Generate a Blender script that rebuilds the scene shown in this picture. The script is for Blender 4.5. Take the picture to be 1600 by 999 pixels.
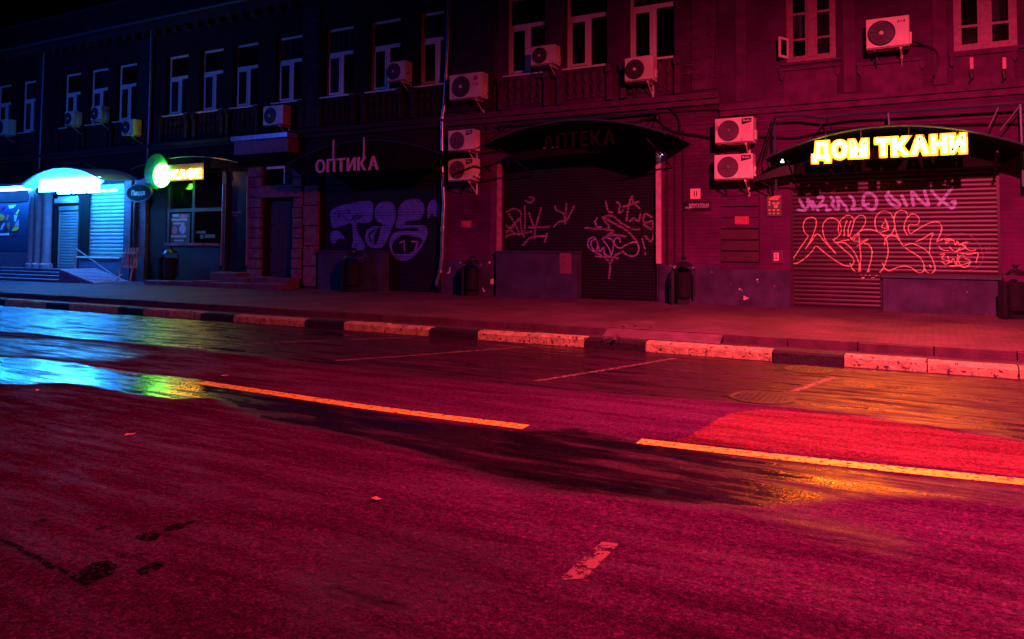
import bpy, math, random
import numpy as np
from math import radians, sin, cos, pi
from mathutils import Matrix, Vector

random.seed(7)
for o in list(bpy.data.objects):
    bpy.data.objects.remove(o)
SC = bpy.context.scene
COL = SC.collection

# ------------------------------------------------------------------ camera
FPX, CXP, CYP = 1200.0, 800.0, 334.35            # focal length and principal point, in photo pixels
PITCH, ROLL, YAW = radians(2.479), radians(0.3), radians(-28.665)
CAMPOS = np.array([0.0, 0.0, 1.68])

def cam_axes():
    cy, sy = cos(YAW), sin(YAW)
    fwd = np.array([sy, cy, 0.0]); right = np.array([cy, -sy, 0.0]); up = np.array([0, 0, 1.0])
    f2 = fwd * cos(PITCH) + up * sin(PITCH); u2 = up * cos(PITCH) - fwd * sin(PITCH)
    r3 = right * cos(ROLL) + u2 * sin(ROLL); u3 = u2 * cos(ROLL) - right * sin(ROLL)
    return r3, u3, f2
RX, UX, FX = cam_axes()
cd = bpy.data.cameras.new('camera')
cd.sensor_fit = 'HORIZONTAL'; cd.sensor_width = 36.0; cd.lens = 36.0 * FPX / 1600.0
cd.shift_y = -(499.5 - CYP) / 1600.0
cd.clip_start = 0.05; cd.clip_end = 600
cam = bpy.data.objects.new('camera', cd); COL.objects.link(cam)
M4 = Matrix.Identity(4)
for i in range(3):
    M4[i][0] = RX[i]; M4[i][1] = UX[i]; M4[i][2] = -FX[i]; M4[i][3] = CAMPOS[i]
cam.matrix_world = M4
SC.camera = cam

# ------------------------------------------------------------------ world: night sky
wd = bpy.data.worlds.new('World'); SC.world = wd; wd.use_nodes = True
wn = wd.node_tree.nodes; wl = wd.node_tree.links
sky = wn.new('ShaderNodeTexSky'); sky.sky_type = 'NISHITA'; sky.sun_disc = False
sky.sun_elevation = radians(-6.0); sky.sun_rotation = radians(200)
bg = wn['Background']; bg.inputs['Strength'].default_value = 0.05
wl.new(sky.outputs[0], bg.inputs['Color'])

SC.view_settings.view_transform = 'Standard'; SC.view_settings.look = 'None'
SC.view_settings.exposure = 0.0; SC.view_settings.gamma = 1.0
SC.view_settings.use_curve_mapping = False
SC.cycles.use_denoising = True
SC.cycles.max_bounces = 6; SC.cycles.diffuse_bounces = 3; SC.cycles.glossy_bounces = 3
SC.cycles.sample_clamp_indirect = 6.0
SC.cycles.caustics_reflective = False; SC.cycles.caustics_refractive = False

LAMP_RED = dict(pos=(1.2, 7.0, 7.4), power=19000.0, color=(1.0, 0.05, 0.15), aim=(-1.0, 3.0, -7.4), cone=150.0)
LAMP_BLUE = dict(pos=(-27.0, 4.0, 8.0), power=2600.0, color=(0.03, 0.11, 1.0), aim=(0.0, 9.0, -5.0), cone=150.0)

# ------------------------------------------------------------------ pixel -> place
D = 17.9                                          # the street front stands 17.9 m beyond the camera
def ray(px, py):
    return RX * ((px - CXP) / FPX) - UX * ((py - CYP) / FPX) + FX
def G(px, py, z=0.0):                             # point of the ground (height z)
    d = ray(px, py); t = (z - CAMPOS[2]) / d[2]; return CAMPOS + t * d
def W(px, py, Y=D):                               # point of the upright plane y = Y
    d = ray(px, py); t = Y / d[1]; p = CAMPOS + t * d; return float(p[0]), float(p[2])
def RC(x0, y0, x1, y1, Y=D):                      # rectangle on that plane -> X0, X1, Z0, Z1
    ym, xm = (y0 + y1) / 2, (x0 + x1) / 2
    return W(x0, ym, Y)[0], W(x1, ym, Y)[0], W(xm, y1, Y)[1], W(xm, y0, Y)[1]
def pave_z(y):                                    # pavement rises a little towards the walls
    return 0.28 + 0.10 * (y - 12.6) / 5.3

# ------------------------------------------------------------------ materials
MATS = {}
def nodes_of(m): return m.node_tree.nodes, m.node_tree.links
def mat(name, col, rough=0.6, metal=0.0, var=0.25, scale=6.0, bump=0.0, bscale=40.0, spec=0.5, stain=None):
    if name in MATS: return MATS[name]
    m = bpy.data.materials.new(name); m.use_nodes = True
    n, l = nodes_of(m); b = n['Principled BSDF']
    b.inputs['Roughness'].default_value = rough; b.inputs['Metallic'].default_value = metal
    b.inputs['Specular IOR Level'].default_value = spec
    tc = n.new('ShaderNodeTexCoord'); nz = n.new('ShaderNodeTexNoise')
    nz.inputs['Scale'].default_value = scale; nz.inputs['Detail'].default_value = 6.0
    l.new(tc.outputs['Object'], nz.inputs['Vector'])
    rp = n.new('ShaderNodeValToRGB'); l.new(nz.outputs['Fac'], rp.inputs['Fac'])
    rp.color_ramp.elements[0].position = 0.3; rp.color_ramp.elements[1].position = 0.7
    lo = [c * (1 - var) for c in col]; hi = [min(1, c * (1 + var)) for c in col]
    rp.color_ramp.elements[0].color = (*lo, 1); rp.color_ramp.elements[1].color = (*hi, 1)
    out = rp.outputs['Color']
    if stain:                                     # (colour, scale, threshold): chips or dirt
        n2 = n.new('ShaderNodeTexNoise'); n2.inputs['Scale'].default_value = stain[1]; n2.inputs['Detail'].default_value = 5
        l.new(tc.outputs['Object'], n2.inputs['Vector'])
        r2 = n.new('ShaderNodeValToRGB'); r2.color_ramp.elements[0].position = stain[2]; r2.color_ramp.elements[1].position = stain[2] + 0.03
        l.new(n2.outputs['Fac'], r2.inputs['Fac'])
        mx = n.new('ShaderNodeMixRGB'); l.new(r2.outputs['Color'], mx.inputs['Fac']); l.new(out, mx.inputs['Color1'])
        mx.inputs['Color2'].default_value = (*stain[0], 1); out = mx.outputs['Color']
    l.new(out, b.inputs['Base Color'])
    if bump:
        n3 = n.new('ShaderNodeTexNoise'); n3.inputs['Scale'].default_value = bscale; n3.inputs['Detail'].default_value = 4
        l.new(tc.outputs['Object'], n3.inputs['Vector'])
        bp = n.new('ShaderNodeBump'); bp.inputs['Strength'].default_value = bump; bp.inputs['Distance'].default_value = 0.02
        l.new(n3.outputs['Fac'], bp.inputs['Height']); l.new(bp.outputs['Normal'], b.inputs['Normal'])
    MATS[name] = m
    return m

def brick_mat(name, c1, c2, mortar, bw=0.29, bh=0.088, bump=0.6, painted=0.0):
    m = bpy.data.materials.new(name); m.use_nodes = True
    n, l = nodes_of(m); b = n['Principled BSDF']; b.inputs['Roughness'].default_value = 0.85
    b.inputs['Specular IOR Level'].default_value = 0.25
    tc = n.new('ShaderNodeTexCoord'); sp = n.new('ShaderNodeSeparateXYZ'); cb = n.new('ShaderNodeCombineXYZ')
    l.new(tc.outputs['Object'], sp.inputs[0])
    ad = n.new('ShaderNodeMath'); ad.operation = 'ADD'
    l.new(sp.outputs['X'], ad.inputs[0]); l.new(sp.outputs['Y'], ad.inputs[1])
    l.new(ad.outputs[0], cb.inputs['X']); l.new(sp.outputs['Z'], cb.inputs['Y'])
    nd = n.new('ShaderNodeTexNoise'); nd.inputs['Scale'].default_value = 3.0
    l.new(tc.outputs['Object'], nd.inputs['Vector'])
    vm = n.new('ShaderNodeVectorMath'); vm.operation = 'MULTIPLY_ADD'
    l.new(nd.outputs['Color'], vm.inputs[0]); vm.inputs[1].default_value = (0.02, 0.02, 0.0); l.new(cb.outputs[0], vm.inputs[2])
    br = n.new('ShaderNodeTexBrick'); l.new(vm.outputs[0], br.inputs['Vector'])
    br.inputs['Scale'].default_value = 1.0; br.inputs['Brick Width'].default_value = bw; br.inputs['Row Height'].default_value = bh
    br.inputs['Mortar Size'].default_value = 0.007; br.inputs['Mortar Smooth'].default_value = 0.3
    br.inputs['Color1'].default_value = (*c1, 1); br.inputs['Color2'].default_value = (*c2, 1); br.inputs['Mortar'].default_value = (*mortar, 1)
    nz = n.new('ShaderNodeTexNoise'); nz.inputs['Scale'].default_value = 0.9; nz.inputs['Detail'].default_value = 9; nz.inputs['Roughness'].default_value = 0.65
    l.new(tc.outputs['Object'], nz.inputs['Vector'])
    rp = n.new('ShaderNodeValToRGB'); rp.color_ramp.elements[0].position = 0.33; rp.color_ramp.elements[1].position = 0.68
    rp.color_ramp.elements[0].color = (0.5, 0.5, 0.5, 1); rp.color_ramp.elements[1].color = (1.25, 1.25, 1.25, 1)
    l.new(nz.outputs['Fac'], rp.inputs['Fac'])
    mx = n.new('ShaderNodeMixRGB'); mx.blend_type = 'MULTIPLY'; mx.inputs['Fac'].default_value = 1
    l.new(br.outputs['Color'], mx.inputs['Color1']); l.new(rp.outputs['Color'], mx.inputs['Color2'])
    l.new(mx.outputs['Color'], b.inputs['Base Color'])
    n4 = n.new('ShaderNodeTexNoise'); n4.inputs['Scale'].default_value = 45.0; l.new(tc.outputs['Object'], n4.inputs['Vector'])
    m2 = n.new('ShaderNodeMath'); m2.operation = 'MULTIPLY_ADD'; m2.inputs[1].default_value = 0.3
    l.new(n4.outputs['Fac'], m2.inputs[0])
    inv = n.new('ShaderNodeMath'); inv.operation = 'SUBTRACT'; inv.inputs[0].default_value = 1.0; l.new(br.outputs['Fac'], inv.inputs[1])
    l.new(inv.outputs[0], m2.inputs[2])
    bp = n.new('ShaderNodeBump'); bp.inputs['Strength'].default_value = bump; bp.inputs['Distance'].default_value = 0.015
    l.new(m2.outputs[0], bp.inputs['Height']); l.new(bp.outputs['Normal'], b.inputs['Normal'])
    MATS[name] = m
    return m

def emit(name, col, strength):
    m = bpy.data.materials.new(name); m.use_nodes = True
    b = m.node_tree.nodes['Principled BSDF']
    b.inputs['Base Color'].default_value = (0.6, 0.6, 0.6, 1)
    b.inputs['Emission Color'].default_value = (*col, 1); b.inputs['Emission Strength'].default_value = strength
    MATS[name] = m
    return m

def glass_mat(name, tint=(0.004, 0.005, 0.007), rough=0.06):
    m = bpy.data.materials.new(name); m.use_nodes = True
    n, l = nodes_of(m); b = n['Principled BSDF']
    b.inputs['Base Color'].default_value = (*tint, 1); b.inputs['Roughness'].default_value = rough
    tc = n.new('ShaderNodeTexCoord'); nz = n.new('ShaderNodeTexNoise'); nz.inputs['Scale'].default_value = 1.3
    l.new(tc.outputs['Object'], nz.inputs['Vector'])
    bp = n.new('ShaderNodeBump'); bp.inputs['Strength'].default_value = 0.06; bp.inputs['Distance'].default_value = 0.05
    l.new(nz.outputs['Fac'], bp.inputs['Height']); l.new(bp.outputs['Normal'], b.inputs['Normal'])
    MATS[name] = m
    return m

def curtain_glass(name, lo, hi, sc):
    m = glass_mat(name); n, l = nodes_of(m); b = n['Principled BSDF']
    tc = n.new('ShaderNodeTexCoord'); mp = n.new('ShaderNodeMapping'); mp.inputs['Scale'].default_value = (sc, 1, 0.35); l.new(tc.outputs['Object'], mp.inputs['Vector'])
    z = n.new('ShaderNodeTexNoise'); z.inputs['Scale'].default_value = 1.0; z.inputs['Detail'].default_value = 5; l.new(mp.outputs[0], z.inputs['Vector'])
    r = n.new('ShaderNodeValToRGB'); l.new(z.outputs['Fac'], r.inputs['Fac']); r.color_ramp.elements[0].position = 0.42; r.color_ramp.elements[1].position = 0.62
    r.color_ramp.elements[0].color = (*lo, 1); r.color_ramp.elements[1].color = (*hi, 1); l.new(r.outputs['Color'], b.inputs['Base Color'])
    return m
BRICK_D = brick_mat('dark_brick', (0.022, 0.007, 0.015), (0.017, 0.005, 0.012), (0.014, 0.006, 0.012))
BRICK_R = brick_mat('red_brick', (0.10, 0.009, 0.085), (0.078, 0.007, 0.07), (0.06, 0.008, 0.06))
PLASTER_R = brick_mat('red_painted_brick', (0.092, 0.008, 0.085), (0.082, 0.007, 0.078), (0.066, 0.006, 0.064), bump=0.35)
BRICK_P = brick_mat('pillar_brick', (0.16, 0.08, 0.11), (0.10, 0.05, 0.08), (0.05, 0.03, 0.04))
PLINTH = mat('plinth_plaster', (0.040, 0.030, 0.085), 0.85, var=0.5, scale=2.6, bump=0.3, bscale=25, stain=((0.75, 0.62, 0.5), 4.3, 0.665))
PANELG = mat('grey_plaster', (0.028, 0.030, 0.075), 0.8, var=0.45, scale=2.2, bump=0.2, stain=((0.4, 0.3, 0.3), 6.0, 0.78))
STONE = mat('old_stone', (0.17, 0.07, 0.11), 0.9, var=0.45, scale=5, bump=0.8, bscale=18)
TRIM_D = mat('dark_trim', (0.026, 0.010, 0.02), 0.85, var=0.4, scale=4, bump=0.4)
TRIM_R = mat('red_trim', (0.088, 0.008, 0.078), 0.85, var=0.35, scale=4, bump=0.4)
PVC = mat('white_pvc', (0.78, 0.74, 0.62), 0.35, var=0.05)
WOODF = mat('old_painted_wood', (0.26, 0.10, 0.15), 0.5, var=0.3, scale=14, bump=0.3)
ACW = mat('ac_casing', (0.72, 0.70, 0.50), 0.45, var=0.2, scale=2.2, stain=((0.38, 0.26, 0.17), 3.4, 0.66))
ACD = mat('ac_fan_dark', (0.035, 0.03, 0.04), 0.5, var=0.2)
ACG = mat('ac_fan_grey', (0.14, 0.10, 0.13), 0.5, var=0.2)
BLK = mat('black_metal', (0.012, 0.012, 0.016), 0.45, metal=0.0, var=0.3)
BLKM = mat('black_fascia', (0.008, 0.010, 0.010), 0.85, var=0.3, spec=0.08)
BINM = mat('bin_metal', (0.014, 0.015, 0.02), 0.32, var=0.3)
STEEL = mat('galvanised', (0.42, 0.42, 0.46), 0.32, metal=0.85, var=0.2, scale=9)
TEAL = mat('teal_bar_and_rim_light', (0.035, 0.10, 0.115), 0.4, metal=0.3)  # metal bars and caps; on canopy rims the teal is painted-in light
SHUT_D = mat('shutter_dark', (0.010, 0.010, 0.018), 0.6, var=0.25, scale=2, spec=0.25)
SHUT_R = mat('shutter_brown', (0.032, 0.008, 0.024), 0.45, var=0.3, scale=2)
SHUT_W = mat('shutter_white', (0.24, 0.25, 0.26), 0.45, var=0.1, scale=2)
DOORD = mat('dark_door', (0.035, 0.015, 0.03), 0.6, var=0.3, scale=10)
GLASS = glass_mat('dark_glass'); GLASSES = [GLASS, curtain_glass('curtain_glass', (0.004, 0.005, 0.008), (0.05, 0.045, 0.06), 9.0), curtain_glass('dusty_glass', (0.006, 0.006, 0.009), (0.022, 0.022, 0.035), 2.5)]
rgl = random.Random(5)
CONC = mat('worn_concrete', (0.11, 0.055, 0.08), 0.9, var=0.35, scale=3, bump=0.6, bscale=22)
CABLE = mat('black_cable', (0.008, 0.008, 0.01), 0.6)
GRAF_W = mat('graffiti_white', (0.10, 0.15, 0.55), 0.6, var=0.25, scale=9)
GRAF_L = mat('graffiti_lilac', (0.30, 0.45, 0.70), 0.6, var=0.3, scale=30)
GRAF_R = mat('graffiti_red', (0.75, 0.62, 0.35), 0.5, var=0.15, scale=8)
GRAF_P = mat('graffiti_dull', (0.20, 0.12, 0.18), 0.6, var=0.5, scale=20)
GRAF_V = mat('graffiti_violet', (0.28, 0.22, 0.5), 0.6, var=0.4, scale=20)
GRAF_K = mat('graffiti_black', (0.008, 0.008, 0.014), 0.6)
LETW = mat('letter_white', (0.62, 0.5, 0.6), 0.5, var=0.05)
LETN = mat('letter_navy', (0.30, 0.22, 0.34), 0.5, var=0.05)
KERBW = mat('kerb_white', (0.36, 0.38, 0.13), 0.85, var=0.4, scale=7, bump=1.0, bscale=26, stain=((0.05, 0.025, 0.03), 15.0, 0.60))
KERBB = mat('kerb_black', (0.007, 0.006, 0.008), 0.75, var=0.4, scale=9, bump=0.8, bscale=30)
E_YEL = emit('neon_yellow', (1.0, 0.13, 0.006), 270.0)
E_SIDE = emit('neon_yellow_edge', (1.0, 0.45, 0.004), 30.0)
FAB = mat('fabric_fascia', (0.008, 0.009, 0.008), 0.85, var=0.15, spec=0.05)
E_YEL2 = emit('neon_yellow_cafe', (1.0, 0.42, 0.03), 40.0)
E_GRN = emit('neon_green', (0.14, 1.0, 0.06), 30.0)
E_CYA = emit('tube_cyan', (0.014, 0.24, 1.0), 150.0)
E_CYA2 = emit('panel_cyan', (0.025, 0.30, 1.0), 150.0)
E_GLOW = emit('lit_polycarbonate', (0.02, 0.36, 1.0), 3.2)
E_SPOT = emit('led_white', (0.9, 0.6, 1.0), 6.0)

# ------------------------------------------------------------------ mesh helpers
class MB:
    def __init__(s): s.v = []; s.f = []
    def quad(s, a, b, c, d):
        i = len(s.v); s.v += [a, b, c, d]; s.f.append((i, i + 1, i + 2, i + 3)); return s
    def box(s, x0, x1, y0, y1, z0, z1):
        i = len(s.v)
        s.v += [(x0, y0, z0), (x1, y0, z0), (x1, y1, z0), (x0, y1, z0), (x0, y0, z1), (x1, y0, z1), (x1, y1, z1), (x0, y1, z1)]
        s.f += [tuple(i + k for k in q) for q in ((0, 1, 5, 4), (1, 2, 6, 5), (2, 3, 7, 6), (3, 0, 4, 7), (4, 5, 6, 7), (3, 2, 1, 0))]
        return s
    def tube(s, pts, r, seg=8, closed=False):
        pts = [Vector(p) for p in pts]; i0 = len(s.v); n = len(pts)
        for k, p in enumerate(pts):
            t = (pts[min(k + 1, n - 1)] - pts[max(k - 1, 0)]).normalized()
            up = Vector((0, 0, 1)) if abs(t.z) < 0.95 else Vector((0, 1, 0))
            a = t.cross(up).normalized(); b = a.cross(t).normalized()
            rr = r[k] if isinstance(r, (list, tuple)) else r
            for j in range(seg):
                an = 2 * pi * j / seg
                s.v.append(tuple(p + (a * cos(an) + b * sin(an)) * rr))
        for k in range(n - 1):
            for j in range(seg):
                j2 = (j + 1) % seg
                s.f.append((i0 + k * seg + j, i0 + k * seg + j2, i0 + (k + 1) * seg + j2, i0 + (k + 1) * seg + j))
        s.f.append(tuple(i0 + j for j in range(seg))[::-1]); s.f.append(tuple(i0 + (n - 1) * seg + j for j in range(seg)))
        return s
    def lathe(s, prof, c, axis='z', seg=20):
        i0 = len(s.v); n = len(prof)
        for r, h in prof:
            for j in range(seg):
                a = 2 * pi * j / seg
                if axis == 'z': s.v.append((c[0] + r * cos(a), c[1] + r * sin(a), c[2] + h))
                else: s.v.append((c[0] + r * cos(a), c[1] + h, c[2] + r * sin(a)))
        for k in range(n - 1):
            for j in range(seg):
                j2 = (j + 1) % seg
                s.f.append((i0 + k * seg + j, i0 + k * seg + j2, i0 + (k + 1) * seg + j2, i0 + (k + 1) * seg + j))
        s.f.append(tuple(i0 + j for j in range(seg))[::-1]); s.f.append(tuple(i0 + (n - 1) * seg + j for j in range(seg)))
        return s
    def prism(s, poly, y0, y1):                   # outline in x,z, thickness in y
        i = len(s.v); n = len(poly)
        s.v += [(x, y0, z) for x, z in poly] + [(x, y1, z) for x, z in poly]
        s.f.append(tuple(range(i, i + n))); s.f.append(tuple(range(i + 2 * n - 1, i + n - 1, -1)))
        for k in range(n):
            k2 = (k + 1) % n
            s.f.append((i + k, i + n + k, i + n + k2, i + k2))
        return s
    def mesh(s, name, m, smooth=False, bevel=0):
        me = bpy.data.meshes.new(name); me.from_pydata(s.v, [], s.f); me.materials.append(m); me.update()
        import bmesh
        bm = bmesh.new(); bm.from_mesh(me)
        bmesh.ops.recalc_face_normals(bm, faces=bm.faces)
        if bevel:
            bmesh.ops.bevel(bm, geom=[e for e in bm.edges if e.calc_face_angle(0) > 0.6], offset=bevel, segments=2, affect='EDGES', profile=0.6)
        bm.to_mesh(me); bm.free()
        if smooth:
            for p in me.polygons: p.use_smooth = True
            me.set_sharp_from_angle(angle=radians(40))
        return me
    def build(s, name, m, parent=None, smooth=False, bevel=0, loc=None):
        return link(name, s.mesh(name, m, smooth, bevel), parent, loc)

def link(name, me, parent=None, loc=None):
    o = bpy.data.objects.new(name, me); COL.objects.link(o)
    if parent is not None: o.parent = parent
    if loc is not None: o.location = loc
    return o
def tag(o, label=None, cat=None, group=None, kind=None):
    if label: o['label'] = label
    if cat: o['category'] = cat
    if group: o['group'] = group
    if kind: o['kind'] = kind
    return o
def empty(name, label=None, cat=None, group=None, loc=(0, 0, 0)):
    o = bpy.data.objects.new(name, None); COL.objects.link(o); o.location = loc
    return tag(o, label, cat, group)

_font_cache = {}
def glyph(ch, extrude, offset):
    key = (ch, extrude, offset)
    if key not in _font_cache:
        cu = bpy.data.curves.new('glyph', 'FONT'); cu.body = ch; cu.size = 1.0; cu.offset = offset
        cu.extrude = extrude; cu.resolution_u = 4
        ob = bpy.data.objects.new('glyph', cu); COL.objects.link(ob)
        dg = bpy.context.evaluated_depsgraph_get()
        me = bpy.data.meshes.new_from_object(ob.evaluated_get(dg))
        bpy.data.objects.remove(ob); bpy.data.curves.remove(cu)
        _font_cache[key] = me
    return _font_cache[key]
def writing(text, x0, x1, z0, z1, Y, depth, m, parent, name='letter', bold=0.02, gap=0.10, space=0.35, single=False, plate=None):
    """letters standing on z0, cap height z1-z0, filling x0..x1; front at Y-depth"""
    ref = glyph('Н', 0.5, bold); zs = [v.co.y for v in ref.vertices]; b0, cap = min(zs), max(zs) - min(zs)
    items = []; cur = 0.0
    for ch in text:
        if ch == ' ': cur += space; continue
        g = glyph(ch, 0.5, bold)
        if not len(g.vertices): continue
        xs = [v.co.x for v in g.vertices]
        items.append((g, cur - min(xs), ch)); cur += max(xs) - min(xs) + gap
    tot = cur - gap; sx = (x1 - x0) / tot; sz = (z1 - z0) / cap
    out = []; allv = []; allf = []
    for g, off, ch in items:
        vs = [(x0 + (v.co.x + off) * sx, Y - depth * (0.5 + v.co.z), z0 + (v.co.y - b0) * sz) for v in g.vertices]
        fs = [tuple(p.vertices) for p in g.polygons]
        if single:
            k = len(allv); allv += vs; allf += [tuple(i + k for i in f) for f in fs]
        else:
            me = bpy.data.meshes.new(name); me.from_pydata(vs, [], fs); me.materials.append(m); me.update()
            out.append(link(name, me, parent))
            if plate:                              # added contour-cut plate, stands in for the glow around the letter
                g2 = glyph(ch, 0.5, plate[0]); yy = Y + 0.003 + 0.003 * (len(out) % 3)
                vs = [(x0 + (v.co.x + off) * sx, yy + plate[1] * (0.5 - v.co.z), z0 + (v.co.y - b0) * sz) for v in g2.vertices]
                me = bpy.data.meshes.new('halo_plate'); me.from_pydata(vs, [], [tuple(p.vertices) for p in g2.polygons]); me.materials.append(plate[2]); me.update()
                link('halo_plate', me, out[-1])
    if single:
        me = bpy.data.meshes.new(name); me.from_pydata(allv, [], allf); me.materials.append(m); me.update()
        out.append(link(name, me, parent))
    return out

def wall_mesh(x0, x1, z0, z1, holes, Y=D):
    """front sheet with openings and their reveals; holes: (xa, xb, za, zb, depth)"""
    xs = sorted({x0, x1, *[h[0] for h in holes], *[h[1] for h in holes]}); zs = sorted({z0, z1, *[h[2] for h in holes], *[h[3] for h in holes]})
    xs = [x for x in xs if x0 <= x <= x1]; zs = [z for z in zs if z0 <= z <= z1]
    mb = MB()
    for a, b in zip(xs, xs[1:]):
        for c, d in zip(zs, zs[1:]):
            mx, mz = (a + b) / 2, (c + d) / 2
            if any(h[0] < mx < h[1] and h[2] < mz < h[3] for h in holes): continue
            mb.quad((a, Y, c), (b, Y, c), (b, Y, d), (a, Y, d))
    for xa, xb, za, zb, dp in holes:
        mb.quad((xa, Y, za), (xa, Y, zb), (xa, Y + dp, zb), (xa, Y + dp, za))
        mb.quad((xb, Y, zb), (xb, Y, za), (xb, Y + dp, za), (xb, Y + dp, zb))
        mb.quad((xa, Y, zb), (xb, Y, zb), (xb, Y + dp, zb), (xa, Y + dp, zb))
        mb.quad((xb, Y, za), (xa, Y, za), (xa, Y + dp, za), (xb, Y + dp, za))
    # back of the house, so that it is a solid block
    mb.quad((x0, Y + 6, z0), (x0, Y + 6, z1), (x1, Y + 6, z1), (x1, Y + 6, z0))
    mb.quad((x0, Y, z0), (x0, Y, z1), (x0, Y + 6, z1), (x0, Y + 6, z0))
    mb.quad((x1, Y, z1), (x1, Y, z0), (x1, Y + 6, z0), (x1, Y + 6, z1))
    return mb

# ------------------------------------------------------------------ the road, with its wet places
def inpoly(X, Y, poly):
    c = np.zeros(X.shape, bool); n = len(poly)
    for i in range(n):
        x1, y1 = poly[i]; x2, y2 = poly[(i + 1) % n]
        if y1 == y2: continue
        t = ((y1 > Y) != (y2 > Y)) & (X < (x2 - x1) * (Y - y1) / (y2 - y1) + x1); c ^= t
    return c
def segdist(X, Y, pts, closed=False):
    d = np.full(X.shape, 1e9); n = len(pts)
    for i in range(n if closed else n - 1):
        (x1, y1), (x2, y2) = pts[i], pts[(i + 1) % n]
        L = (x2 - x1) ** 2 + (y2 - y1) ** 2 + 1e-12
        t = np.clip(((X - x1) * (x2 - x1) + (Y - y1) * (y2 - y1)) / L, 0, 1)
        d = np.minimum(d, np.hypot(X - x1 - t * (x2 - x1), Y - y1 - t * (y2 - y1)))
    return d
def gpoly(px): return [tuple(G(*p)[:2]) for p in px]
def softmask(X, Y, px, width):
    P = gpoly(px); s = segdist(X, Y, P, True); s[inpoly(X, Y, P)] *= -1
    t = np.clip(0.5 - s / width, 0, 1); return t * t * (3 - 2 * t)

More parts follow.
